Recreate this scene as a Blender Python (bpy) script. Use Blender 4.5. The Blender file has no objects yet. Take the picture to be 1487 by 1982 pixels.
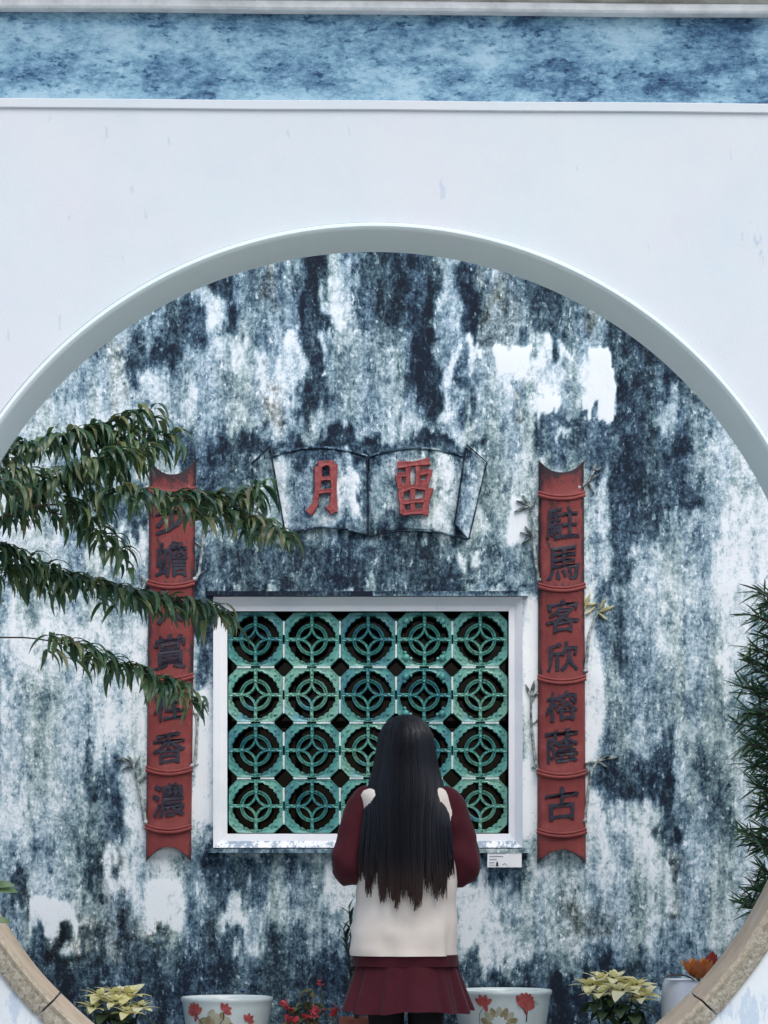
import bpy, math, random
import numpy as np
from mathutils import Vector, Matrix, Euler
R = math.radians
random.seed(7); rng = np.random.default_rng(7)
sc = bpy.context.scene
col = sc.collection

# ------------------------------------------------------------------ camera, sky, sun, exposure
F, CX, HY, CAMZ = 5340.0, 743.5, 1680.0, 1.09     # focal length and horizon in photo pixels, eye height in metres
cam = bpy.data.objects.new('camera', bpy.data.cameras.new('camera')); col.objects.link(cam)
cam.location = (0, 0, CAMZ); cam.rotation_euler = (R(90), 0, 0)
cam.data.sensor_fit = 'HORIZONTAL'; cam.data.sensor_width = 36; cam.data.lens = 36 * F / 1487
cam.data.shift_y = (HY - 991) / 1487; cam.data.clip_end = 500; cam.data.clip_start = 0.05
sc.camera = cam
SUN_EL, SUN_AZ = 52, -22      # from behind the camera, a little from its right
w = bpy.data.worlds.new('World'); sc.world = w; w.use_nodes = True
nt = w.node_tree; bg = nt.nodes['Background']
sky = nt.nodes.new('ShaderNodeTexSky'); sky.sky_type = 'NISHITA'; sky.sun_disc = False
sky.sun_elevation = R(SUN_EL); sky.sun_rotation = R(180 + SUN_AZ); sky.air_density = 1.0; sky.dust_density = 2.5; sky.ozone_density = 1.0
nt.links.new(sky.outputs[0], bg.inputs[0]); bg.inputs[1].default_value = 0.15
sun = bpy.data.objects.new('sun', bpy.data.lights.new('sun', 'SUN')); col.objects.link(sun)
sun.data.energy = 1.2; sun.data.angle = R(50); sun.data.color = (1.0, 0.97, 0.91)
sun.rotation_euler = (R(90 - SUN_EL), 0, R(-SUN_AZ)); sun.location = (2, -4, 8)
sc.view_settings.view_transform = 'Standard'; sc.view_settings.look = 'None'; sc.view_settings.gamma = 1
sc.view_settings.use_curve_mapping = False; sc.view_settings.exposure = 0.60

def P(px, py, Y):             # photo pixel on the upright plane at distance Y
    return ((px - CX) * Y / F, Y, CAMZ + (HY - py) * Y / F)

# ------------------------------------------------------------------ mesh helpers
WL = {}
def wl(o): return WL.get(o.name, Vector((0, 0, 0)))
def tag(o, label=None, cat=None, group=None, kind=None):
    if label: o['label'] = label
    if cat: o['category'] = cat
    if group: o['group'] = group
    if kind: o['kind'] = kind
    return o
def empty(name, loc, label, cat, group=None):
    o = bpy.data.objects.new(name, None); col.objects.link(o); o.location = loc; o.empty_display_size = 0.1
    WL[o.name] = Vector(loc); return tag(o, label, cat, group)
def link(name, me, mat, parent=None, loc=None):
    o = bpy.data.objects.new(name, me); col.objects.link(o)
    if mat is not None and len(me.materials) == 0: me.materials.append(mat)
    if parent is not None: o.parent = parent
    if loc is not None:
        o.location = Vector(loc) - (wl(parent) if parent else Vector())
        WL[o.name] = Vector(loc)
    else: WL[o.name] = wl(parent) if parent else Vector()
    return o
class MB:
    def __init__(s): s.v = []; s.f = []
    def add(s, v, f):
        n = len(s.v); s.v += [tuple(p) for p in v]; s.f += [tuple(i + n for i in q) for q in f]; return s
    def box(s, x0, x1, y0, y1, z0, z1):
        v = [(x, y, z) for z in (z0, z1) for y in (y0, y1) for x in (x0, x1)]
        return s.add(v, [(0, 2, 3, 1), (4, 5, 7, 6), (0, 1, 5, 4), (2, 6, 7, 3), (0, 4, 6, 2), (1, 3, 7, 5)])
    def loft(s, rings, close=True, caps=True):
        n = len(rings[0]); v = [p for r in rings for p in r]; f = []
        m = n if close else n - 1
        for i in range(len(rings) - 1):
            for j in range(m):
                k = (j + 1) % n
                f.append((i * n + j, i * n + k, (i + 1) * n + k, (i + 1) * n + j))
        if caps and close:
            f.append(tuple(range(n))[::-1]); f.append(tuple((len(rings) - 1) * n + j for j in range(n)))
        return s.add(v, f)
    def tube(s, pts, rad, n=8, sx=1.0, caps=True):
        pts = [Vector(p) for p in pts]; rings = []
        if not hasattr(rad, '__len__'): rad = [rad] * len(pts)
        up = Vector((0, 0, 1)); prev = None
        for i, p in enumerate(pts):
            d = (pts[min(i + 1, len(pts) - 1)] - pts[max(i - 1, 0)])
            d = d.normalized() if d.length > 1e-9 else Vector((0, 0, 1))
            if prev is None:
                a = d.cross(Vector((0.13, 1, 0.07)))
                if a.length < 1e-3: a = d.cross(Vector((1, 0, 0)))
            else: a = prev - d * prev.dot(d)
            a.normalize(); prev = a; b = d.cross(a)
            rings.append([p + (a * math.cos(t) * sx + b * math.sin(t)) * rad[i] for t in [2 * math.pi * k / n for k in range(n)]])
        return s.loft(rings, True, caps)
    def ball(s, c, r, nu=14, nv=10):
        c = Vector(c); r = r if hasattr(r, '__len__') else (r, r, r); rings = []
        for i in range(nv + 1):
            t = math.pi * (i + 0.02) / (nv + 0.04)
            rings.append([(c.x + r[0] * math.sin(t) * math.cos(a), c.y + r[1] * math.sin(t) * math.sin(a), c.z - r[2] * math.cos(t)) for a in [2 * math.pi * k / nu for k in range(nu)]])
        return s.loft(rings)
    def prism(s, poly, y0, y1, bev=0.0):      # outline in x,z extruded along y, y0 the front; bev shrinks the front a little
        n = len(poly); cx = sum(p[0] for p in poly) / n; cz = sum(p[1] for p in poly) / n
        back = [(p[0], y1, p[1]) for p in poly]; mid = [(p[0], y0 + bev, p[1]) for p in poly]
        def sh(p):
            d = math.hypot(p[0] - cx, p[1] - cz) or 1; k = max(0, 1 - bev / d)
            return (cx + (p[0] - cx) * k, y0, cz + (p[1] - cz) * k)
        rings = [back, mid] + ([[sh(p) for p in poly]] if bev else [])
        if not bev: rings = [back, [(p[0], y0, p[1]) for p in poly]]
        return s.loft(rings)
    def mesh(s, name, o=Vector(), smooth=35):
        me = bpy.data.meshes.new(name)
        me.from_pydata([(a - o[0], b - o[1], c - o[2]) for a, b, c in s.v], [], s.f)
        if smooth:
            me.polygons.foreach_set('use_smooth', [True] * len(me.polygons))
            try: me.set_sharp_from_angle(angle=R(smooth))
            except Exception: pass
        me.update(); return me
    def build(s, name, mat, parent=None, smooth=35, recalc=True):
        o = wl(parent) if parent else Vector()
        me = s.mesh(name, o, smooth)
        if recalc:
            import bmesh
            bm = bmesh.new(); bm.from_mesh(me); bmesh.ops.recalc_face_normals(bm, faces=bm.faces); bm.to_mesh(me); bm.free()
            if smooth:
                try: me.set_sharp_from_angle(angle=R(smooth))
                except Exception: pass
        return link(name, me, mat, parent)

def lattice(nx, ny, seed):
    return np.random.default_rng(seed).random((ny + 2, nx + 2))
def vnoise(x, y, seed):        # smooth value noise on numpy arrays
    L = np.random.default_rng(seed).random((64, 64))
    xi = np.floor(x).astype(int); yi = np.floor(y).astype(int); fx = x - xi; fy = y - yi
    fx = fx * fx * (3 - 2 * fx); fy = fy * fy * (3 - 2 * fy)
    g = lambda a, b: L[b % 64, a % 64]
    return (g(xi, yi) * (1 - fx) + g(xi + 1, yi) * fx) * (1 - fy) + (g(xi, yi + 1) * (1 - fx) + g(xi + 1, yi + 1) * fx) * fy

# ------------------------------------------------------------------ materials
class N:
    def __init__(s, name):
        s.m = bpy.data.materials.new(name); s.m.use_nodes = True; s.t = s.m.node_tree
        s.b = s.t.nodes['Principled BSDF']
    def n(s, typ, **kw):
        x = s.t.nodes.new(typ)
        for k, v in kw.items(): setattr(x, k, v)
        return x
    def l(s, a, b): s.t.links.new(a, b)
    def coord(s, scale=(1, 1, 1), out='Object'):
        c = s.n('ShaderNodeTexCoord'); mp = s.n('ShaderNodeMapping'); mp.inputs['Scale'].default_value = scale
        s.l(c.outputs[out], mp.inputs[0]); return mp.outputs[0]
    def noise(s, scale, detail=5, rough=0.6, vec=None, dist=0.0):
        x = s.n('ShaderNodeTexNoise'); x.inputs['Scale'].default_value = scale; x.inputs['Detail'].default_value = detail
        x.inputs['Roughness'].default_value = rough; x.inputs['Distortion'].default_value = dist
        if vec is not None: s.l(vec, x.inputs['Vector'])
        return x.outputs['Fac']
    def math(s, op, a, b=None, c=None):
        x = s.n('ShaderNodeMath', operation=op)
        for i, q in enumerate((a, b, c)):
            if q is None: continue
            if isinstance(q, (int, float)): x.inputs[i].default_value = q
            else: s.l(q, x.inputs[i])
        return x.outputs[0]
    def ramp(s, fac, stops, interp='LINEAR'):
        x = s.n('ShaderNodeValToRGB'); x.color_ramp.interpolation = interp; e = x.color_ramp.elements
        while len(e) < len(stops): e.new(0.5)
        for i, (p, c) in enumerate(stops): e[i].position = p; e[i].color = (*c, 1) if len(c) == 3 else c
        s.l(fac, x.inputs[0]); return x.outputs[0]
    def mix(s, fac, a, b, mode='MIX'):
        x = s.n('ShaderNodeMix', data_type='RGBA', blend_type=mode)
        for i, q in ((0, fac), (6, a), (7, b)):
            if isinstance(q, (int, float)): x.inputs[i].default_value = q
            elif isinstance(q, tuple): x.inputs[i].default_value = (*q, 1)
            else: s.l(q, x.inputs[i])
        return x.outputs[2]
    def bump(s, h, strength=0.3, dist=0.01):
        x = s.n('ShaderNodeBump'); x.inputs['Strength'].default_value = strength; x.inputs['Distance'].default_value = dist
        s.l(h, x.inputs['Height']); s.l(x.outputs[0], s.b.inputs['Normal'])
    def done(s, color, rough=0.8, spec=0.3):
        if isinstance(color, tuple): s.b.inputs['Base Color'].default_value = (*color, 1)
        else: s.l(color, s.b.inputs['Base Color'])
        if isinstance(rough, (int, float)): s.b.inputs['Roughness'].default_value = rough
        else: s.l(rough, s.b.inputs['Roughness'])
        s.b.inputs['Specular IOR Level'].default_value = spec
        return s.m

def simple(name, c1, c2, scale=20, rough=0.7, spec=0.3, detail=5, bump=0.15, bd=0.004, contrast=(0.35, 0.65), vs=(1, 1, 1)):
    m = N(name); v = m.coord(vs); f = m.noise(scale, detail, 0.65, v)
    c = m.ramp(f, [(contrast[0], c1), (contrast[1], c2)])
    if bump: m.bump(m.noise(scale * 3, 4, 0.6, v), bump, bd)
    return m.done(c, rough, spec)

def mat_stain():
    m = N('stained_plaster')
    at = m.n('ShaderNodeAttribute', attribute_name='stain_shade'); tn = m.n('ShaderNodeAttribute', attribute_name='tint')
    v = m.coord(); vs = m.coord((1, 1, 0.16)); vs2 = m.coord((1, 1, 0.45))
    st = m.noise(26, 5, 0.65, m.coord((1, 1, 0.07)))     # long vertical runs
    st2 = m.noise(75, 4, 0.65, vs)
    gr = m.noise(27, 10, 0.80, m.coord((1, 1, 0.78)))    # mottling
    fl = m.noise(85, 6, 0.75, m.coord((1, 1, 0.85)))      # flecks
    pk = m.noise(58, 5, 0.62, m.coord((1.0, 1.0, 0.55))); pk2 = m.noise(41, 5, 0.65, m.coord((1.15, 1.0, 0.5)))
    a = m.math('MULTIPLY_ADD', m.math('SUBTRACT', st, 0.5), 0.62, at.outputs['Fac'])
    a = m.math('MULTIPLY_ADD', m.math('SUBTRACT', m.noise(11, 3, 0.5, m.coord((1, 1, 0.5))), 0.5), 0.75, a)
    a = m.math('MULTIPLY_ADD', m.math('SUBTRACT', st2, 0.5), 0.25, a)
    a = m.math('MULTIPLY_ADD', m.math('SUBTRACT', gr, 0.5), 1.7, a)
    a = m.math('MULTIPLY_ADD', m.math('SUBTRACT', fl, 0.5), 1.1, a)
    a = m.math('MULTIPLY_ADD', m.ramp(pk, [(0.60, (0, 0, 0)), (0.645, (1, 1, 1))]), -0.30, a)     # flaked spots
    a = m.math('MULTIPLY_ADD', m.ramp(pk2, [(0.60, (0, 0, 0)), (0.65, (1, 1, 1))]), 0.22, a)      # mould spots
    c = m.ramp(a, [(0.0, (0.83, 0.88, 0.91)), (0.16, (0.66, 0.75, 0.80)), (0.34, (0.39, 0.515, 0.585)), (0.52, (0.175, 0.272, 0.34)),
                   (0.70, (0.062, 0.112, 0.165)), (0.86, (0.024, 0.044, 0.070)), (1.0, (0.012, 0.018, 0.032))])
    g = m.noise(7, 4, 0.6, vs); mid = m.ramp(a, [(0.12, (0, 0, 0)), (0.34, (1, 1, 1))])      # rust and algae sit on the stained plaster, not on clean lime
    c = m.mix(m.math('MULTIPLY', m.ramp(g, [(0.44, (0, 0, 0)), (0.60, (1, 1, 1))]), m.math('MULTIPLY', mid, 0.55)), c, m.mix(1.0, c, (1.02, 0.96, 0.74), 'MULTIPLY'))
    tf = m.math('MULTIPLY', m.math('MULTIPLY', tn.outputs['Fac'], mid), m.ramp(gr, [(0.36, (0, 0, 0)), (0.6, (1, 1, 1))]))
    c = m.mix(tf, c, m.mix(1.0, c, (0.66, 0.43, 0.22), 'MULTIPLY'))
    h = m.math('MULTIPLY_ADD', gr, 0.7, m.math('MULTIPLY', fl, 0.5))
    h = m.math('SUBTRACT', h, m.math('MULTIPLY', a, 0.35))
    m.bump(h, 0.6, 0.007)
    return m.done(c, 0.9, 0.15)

def mat_white(name, base=(0.80, 0.83, 0.88), grime=(0.58, 0.65, 0.72)):
    m = N(name); v = m.coord(); vs = m.coord((1, 1, 0.3))
    big = m.noise(1.6, 5, 0.6, v); sp = m.noise(26, 6, 0.7, vs); fine = m.noise(180, 3, 0.6, v)
    c = m.mix(m.ramp(big, [(0.35, (0, 0, 0)), (0.65, (1, 1, 1))]), base, (base[0] * 1.0, base[1] * 0.955, base[2] * 0.985))
    c = m.mix(m.ramp(m.noise(2.6, 6, 0.65, v), [(0.42, (0, 0, 0)), (0.7, (1, 1, 1))]), c, (base[0] * 0.93, base[1] * 0.97, base[2] * 0.99))
    c = m.mix(m.math('MULTIPLY', m.ramp(m.noise(30, 3, 0.5, vs), [(0.715, (0, 0, 0)), (0.735, (1, 1, 1))]), 0.6), c, grime)
    at = m.n('ShaderNodeAttribute', attribute_name='grime')
    k = m.math('MULTIPLY_ADD', m.math('SUBTRACT', sp, 0.5), 1.6, at.outputs['Fac'])
    k2 = m.math('MULTIPLY_ADD', m.math('SUBTRACT', m.noise(90, 5, 0.7, vs), 0.5), 1.0, k)
    c = m.mix(m.ramp(k2, [(0.42, (0, 0, 0)), (0.52, (1, 1, 1))]), c, grime)
    c = m.mix(m.math('MULTIPLY', m.ramp(m.noise(5, 5, 0.65, v), [(0.5, (0, 0, 0)), (0.75, (1, 1, 1))]), 0.18), c, grime)
    m.bump(m.math('MULTIPLY_ADD', fine, 0.35, m.noise(9, 5, 0.55, v)), 0.22, 0.006)
    return m.done(c, 0.85, 0.2)

def mat_blue():
    m = N('blue_weathered_frieze'); v = m.coord((0.6, 0.6, 1.15)); d = m.n('ShaderNodeAttribute', attribute_name='stain_shade')
    a = m.math('MULTIPLY_ADD', m.math('SUBTRACT', m.noise(8, 5, 0.6, v), 0.5), 1.5, d.outputs['Fac'])
    a = m.math('MULTIPLY_ADD', m.math('SUBTRACT', m.noise(34, 9, 0.80, v), 0.5), 1.6, a)
    a = m.math('MULTIPLY_ADD', m.math('SUBTRACT', m.noise(110, 5, 0.75, v), 0.5), 0.7, a)
    a = m.math('MULTIPLY_ADD', m.ramp(m.noise(48, 5, 0.62, v), [(0.59, (0, 0, 0)), (0.64, (1, 1, 1))]), 0.25, a)
    c = m.ramp(a, [(0.05, (0.33, 0.49, 0.59)), (0.3, (0.20, 0.36, 0.47)), (0.50, (0.105, 0.215, 0.325)), (0.68, (0.045, 0.105, 0.19)), (0.92, (0.016, 0.036, 0.085))])
    m.bump(a, 0.25, 0.004)
    return m.done(c, 0.85, 0.2)

def mat_red(name='red_bamboo_paint', worn=0.55):
    m = N(name); v = m.coord(); vs = m.coord((1, 1, 0.5)); at = m.n('ShaderNodeAttribute', attribute_name='worn')
    f = m.noise(14, 6, 0.65, v); g = m.noise(70, 7, 0.76, vs)
    c = m.ramp(f, [(0.32, (0.165, 0.032, 0.032)), (0.55, (0.225, 0.045, 0.043)), (0.72, (0.26, 0.075, 0.068))])
    k = m.math('MULTIPLY_ADD', m.math('SUBTRACT', g, 0.5), 1.3, at.outputs['Fac'])
    k = m.math('MULTIPLY_ADD', m.math('SUBTRACT', f, 0.5), 0.7, k)
    c = m.mix(m.ramp(k, [(0.36, (0, 0, 0)), (0.62, (1, 1, 1))]), c, (0.040, 0.024, 0.030))
    c = m.mix(m.ramp(m.noise(150, 3, 0.6, v), [(0.70, (0, 0, 0)), (0.76, (1, 1, 1))]), c, (0.45, 0.36, 0.36))
    m.bump(g, 0.25, 0.003)
    return m.done(c, 0.6, 0.3)

def mat_tile():
    m = N('green_glaze'); v = m.coord((1, 1, 1)); oi = m.n('ShaderNodeObjectInfo')
    a = m.noise(9, 5, 0.65, v); b = m.noise(90, 6, 0.7, v)
    r = m.math('MULTIPLY_ADD', m.math('SUBTRACT', oi.outputs['Random'], 0.5), 0.34, a)
    c = m.ramp(r, [(0.24, (0.040, 0.19, 0.26)), (0.40, (0.075, 0.30, 0.275)), (0.54, (0.13, 0.40, 0.345)), (0.68, (0.20, 0.43, 0.33)), (0.82, (0.15, 0.43, 0.52))])
    c = m.mix(m.ramp(b, [(0.36, (1, 1, 1)), (0.50, (0, 0, 0))]), c, (0.018, 0.095, 0.085))
    c = m.mix(m.ramp(m.noise(160, 4, 0.6, v), [(0.64, (0, 0, 0)), (0.76, (1, 1, 1))]), c, (0.28, 0.52, 0.47))
    m.bump(b, 0.5, 0.003)
    return m.done(c, 0.36, 0.5)

def mat_leaf(name, stops, island=False, rough=0.45, spec=0.4, back=0.45, trans=0.18):
    m = N(name)
    r = m.n('ShaderNodeNewGeometry').outputs['Random Per Island'] if island else m.n('ShaderNodeObjectInfo').outputs['Random']
    f = m.math('MULTIPLY_ADD', m.math('SUBTRACT', m.noise(30, 3, 0.6, m.coord()), 0.5), 0.35, r)
    c = m.ramp(f, stops)
    g = m.n('ShaderNodeNewGeometry').outputs['Backfacing']
    c = m.mix(m.math('MULTIPLY', g, back), c, m.mix(0.5, c, (0.16, 0.2, 0.12)))
    m.b.inputs['Subsurface Weight'].default_value = 0.0
    tr = m.n('ShaderNodeBsdfTranslucent'); mx = m.n('ShaderNodeMixShader'); mx.inputs[0].default_value = trans
    m.l(c, tr.inputs[0]); m.l(m.b.outputs[0], mx.inputs[1]); m.l(tr.outputs[0], mx.inputs[2])
    m.l(mx.outputs[0], m.t.nodes['Material Output'].inputs[0])
    return m.done(c, rough, spec)

M = dict(
    stain_shade=mat_stain(), white=mat_white('white_limewash', (0.555, 0.605, 0.628), (0.40, 0.48, 0.56)), trim=mat_white('white_window_trim', (0.84, 0.87, 0.89), (0.30, 0.38, 0.46)),
    soffit=mat_white('arch_plaster', (0.64, 0.745, 0.735), (0.54, 0.64, 0.64)),
    blue=mat_blue(), red=mat_red(), tile=mat_tile(),
    glyph=simple('black_lettering', (0.014, 0.015, 0.028), (0.040, 0.040, 0.062), 60, 0.55, 0.3),
    redglyph=simple('red_lettering', (0.23, 0.045, 0.05), (0.36, 0.11, 0.105), 60, 0.7, 0.2, bump=0.4),
    cornice=simple('cornice_plaster', (0.20, 0.20, 0.165), (0.42, 0.42, 0.37), 7, 0.85, 0.2, vs=(1, 1, 2.2), bump=0.3),
    corniceedge=simple('cornice_white_edge', (0.55, 0.58, 0.58), (0.78, 0.80, 0.80), 14, 0.85, 0.2, bump=0.3),
    stone=None,
    ground=simple('paving_stone', (0.40, 0.41, 0.40), (0.52, 0.52, 0.50), 4, 0.85, 0.2, bump=0.4),
    joint=simple('earth_joint', (0.26, 0.26, 0.24), (0.36, 0.35, 0.33), 12, 0.95, 0.1),
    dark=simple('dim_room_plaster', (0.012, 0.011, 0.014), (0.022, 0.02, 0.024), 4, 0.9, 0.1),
    mortar=simple('white_mortar', (0.55, 0.62, 0.64), (0.80, 0.84, 0.85), 40, 0.9, 0.1, bump=0.4),
    twig=simple('weathered_stucco_twig', (0.08, 0.10, 0.105), (0.46, 0.52, 0.52), 45, 0.9, 0.1, bump=0.5, contrast=(0.38, 0.6)),
    twigleaf=simple('weathered_stucco_leaf', (0.05, 0.065, 0.07), (0.36, 0.41, 0.40), 40, 0.9, 0.1, bump=0.4, contrast=(0.38, 0.62)),
    twigyellow=simple('ochre_stucco_leaf', (0.30, 0.28, 0.14), (0.62, 0.58, 0.36), 30, 0.9, 0.1, bump=0.4),
    bark=simple('peach_bark', (0.045, 0.032, 0.026), (0.13, 0.10, 0.08), 40, 0.85, 0.2, bump=0.6, vs=(1, 1, 0.3)),
    porcelain=simple('celadon_porcelain', (0.54, 0.63, 0.63), (0.64, 0.72, 0.71), 9, 0.12, 0.6, bump=0.03),
    whitepot=simple('white_porcelain', (0.66, 0.70, 0.76), (0.76, 0.79, 0.83), 9, 0.25, 0.5, bump=0.05),
    pred=simple('painted_red_petal', (0.34, 0.05, 0.05), (0.50, 0.13, 0.12), 60, 0.3, 0.5, bump=0),
    pochre=simple('painted_ochre_petal', (0.22, 0.18, 0.09), (0.36, 0.31, 0.19), 60, 0.3, 0.5, bump=0),
    pochre2=simple('painted_pale_petal', (0.36, 0.35, 0.25), (0.46, 0.46, 0.36), 60, 0.3, 0.5, bump=0),
    pink=simple('painted_line', (0.03, 0.035, 0.045), (0.06, 0.06, 0.07), 60, 0.3, 0.5, bump=0),
    pgrey=simple('painted_grey_mark', (0.22, 0.27, 0.28), (0.30, 0.35, 0.36), 60, 0.4, 0.5, bump=0),
    terracotta=simple('terracotta', (0.22, 0.07, 0.045), (0.34, 0.13, 0.09), 20, 0.7, 0.3, bump=0.3),
    plastic=simple('brown_plastic_pot', (0.10, 0.045, 0.035), (0.14, 0.06, 0.045), 10, 0.45, 0.4),
    soil=simple('potting_soil', (0.03, 0.024, 0.018), (0.08, 0.06, 0.045), 60, 0.95, 0.1, bump=0.8),
    water=simple('dark_water', (0.02, 0.03, 0.03), (0.03, 0.04, 0.04), 3, 0.05, 0.5, bump=0),
    ledge=simple('granite_ledge', (0.24, 0.25, 0.26), (0.38, 0.38, 0.38), 60, 0.85, 0.2, bump=0.3),
    signw=simple('white_sign_board', (0.84, 0.86, 0.88), (0.88, 0.89, 0.90), 20, 0.4, 0.4, bump=0),
    signt=simple('grey_sign_print', (0.26, 0.29, 0.38), (0.34, 0.36, 0.44), 200, 0.5, 0.3, bump=0),
    signb=simple('black_sign_print', (0.015, 0.02, 0.025), (0.03, 0.03, 0.04), 50, 0.5, 0.3, bump=0),
    signp=simple('blue_grey_sign_print', (0.13, 0.20, 0.27), (0.20, 0.28, 0.34), 50, 0.5, 0.3, bump=0),
    vest=None, burgundy=None, skirt=None,
    tights=simple('black_tights', (0.008, 0.008, 0.011), (0.016, 0.015, 0.018), 120, 0.8, 0.2, bump=0.1),
    skin=simple('skin', (0.52, 0.34, 0.26), (0.58, 0.39, 0.30), 20, 0.5, 0.4, bump=0.05),
    shoe=simple('black_leather', (0.010, 0.010, 0.011), (0.02, 0.018, 0.018), 30, 0.35, 0.5),
    peach=mat_leaf('peach_leaf', [(0.05, (0.038, 0.105, 0.066)), (0.35, (0.075, 0.170, 0.085)), (0.6, (0.135, 0.240, 0.095)), (0.85, (0.20, 0.265, 0.10)), (0.99, (0.42, 0.34, 0.18))], False, 0.32, 0.65, 0.2, .25),
    peachs=mat_leaf('peach_foliage', [(0.05, (0.034, 0.098, 0.062)), (0.4, (0.068, 0.155, 0.078)), (0.7, (0.125, 0.22, 0.088)), (0.97, (0.22, 0.25, 0.10))], True, 0.32, 0.65, 0.2, .25),
    podo=mat_leaf('podocarpus_needles', [(0.05, (0.022, 0.066, 0.040)), (0.5, (0.052, 0.130, 0.060)), (0.95, (0.115, 0.215, 0.090))], True, .4, .5, .2, .2),
    ole=mat_leaf('dark_lance_leaf', [(0.0, (0.018, 0.035, 0.026)), (1.0, (0.045, 0.075, 0.045))]),
    shrub=mat_leaf('bright_oval_leaf', [(0.0, (0.030, 0.085, 0.030)), (1.0, (0.060, 0.13, 0.045))]),
    poin=mat_leaf('yellow_bract', [(0.0, (0.80, 0.72, 0.32)), (0.5, (0.86, 0.82, 0.46)), (1.0, (0.88, 0.86, 0.60))], False, 0.55, 0.25, 0.0, 0.3),
    poing=mat_leaf('poinsettia_leaf', [(0.0, (0.020, 0.050, 0.026)), (1.0, (0.055, 0.105, 0.042))]),
    beg=mat_leaf('begonia_leaf', [(0.0, (0.06, 0.075, 0.025)), (0.6, (0.12, 0.14, 0.045)), (1.0, (0.22, 0.10, 0.05))]),
    begf=mat_leaf('begonia_petal', [(0.0, (0.52, 0.04, 0.06)), (1.0, (0.74, 0.16, 0.17))], False, .5, .3, 0.0, .3),
    lotus1=mat_leaf('orange_petal', [(0.0, (0.52, 0.12, 0.05)), (1.0, (0.75, 0.34, 0.09))], False, .5, .3, 0.0, .25),
    lotus2=mat_leaf('red_petal', [(0.0, (0.26, 0.025, 0.02)), (1.0, (0.50, 0.09, 0.06))], False, .5, .3, 0.0, .25),
    lotus3=simple('brown_leaf', (0.07, 0.045, 0.04), (0.15, 0.10, 0.09), 30, 0.6, 0.3),
    violet=mat_leaf('violet_petal', [(0.0, (0.045, 0.04, 0.22)), (1.0, (0.09, 0.09, 0.36))]),
)
def mat_stone():
    m = N('weathered_sandstone'); v = m.coord(); g = m.noise(11, 6, 0.7, v); f = m.noise(75, 7, 0.75, v, 0.5); sp = m.noise(190, 4, 0.6, v)
    at = m.n('ShaderNodeAttribute', attribute_name='rough_face')
    smooth = m.ramp(g, [(0.3, (0.35, 0.29, 0.22)), (0.5, (0.46, 0.37, 0.27)), (0.7, (0.50, 0.44, 0.36))])
    face = m.ramp(f, [(0.30, (0.11, 0.10, 0.08)), (0.45, (0.27, 0.25, 0.20)), (0.6, (0.42, 0.40, 0.33)), (0.75, (0.55, 0.52, 0.44))])
    c = m.mix(at.outputs['Fac'], smooth, face)
    c = m.mix(m.math('MULTIPLY', m.ramp(sp, [(0.6, (0, 0, 0)), (0.75, (1, 1, 1))]), 0.4), c, (0.14, 0.12, 0.10))
    m.bump(m.math('MULTIPLY', f, m.math('MULTIPLY_ADD', at.outputs['Fac'], 0.8, 0.25)), 0.9, 0.012)
    return m.done(c, 0.85, 0.2)
M['stone'] = mat_stone()
def mat_cloth(name, c1, c2, weave=900, bump=0.15, sheen=0.2):
    m = N(name); v = m.coord(); f = m.noise(5, 5, 0.6, v); wv = m.noise(weave, 2, 0.5, v)
    c = m.ramp(f, [(0.35, c1), (0.65, c2)])
    m.bump(m.math('MULTIPLY_ADD', m.noise(260, 3, 0.6, v), 0.6, wv), bump, 0.002)
    m.b.inputs['Sheen Weight'].default_value = sheen
    return m.done(c, 0.9, 0.15)
M['vest'] = mat_cloth('cream_knit', (0.82, 0.72, 0.63), (0.88, 0.80, 0.72))
M['burgundy'] = mat_cloth('burgundy_wool', (0.050, 0.009, 0.015), (0.075, 0.013, 0.021), sheen=.08)
M['skirt'] = mat_cloth('burgundy_skirt_cloth', (0.058, 0.010, 0.017), (0.082, 0.015, 0.024), sheen=.08)
def mat_hair():
    m = N('black_hair'); r = m.n('ShaderNodeNewGeometry').outputs['Random Per Island']; t = m.n('ShaderNodeAttribute', attribute_name='tip')
    c = m.ramp(r, [(0.0, (0.0045, 0.005, 0.008)), (1.0, (0.011, 0.012, 0.018))])
    c = m.mix(t.outputs['Fac'], c, (0.060, 0.034, 0.027))
    m.b.inputs['Anisotropic'].default_value = 0.5
    return m.done(c, 0.45, 0.28)
M['hair'] = mat_hair()

def set_attr(o, name, vals):
    a = o.data.attributes.new(name, 'FLOAT', 'POINT'); a.data.foreach_set('value', np.asarray(vals, dtype=np.float32))

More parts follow.
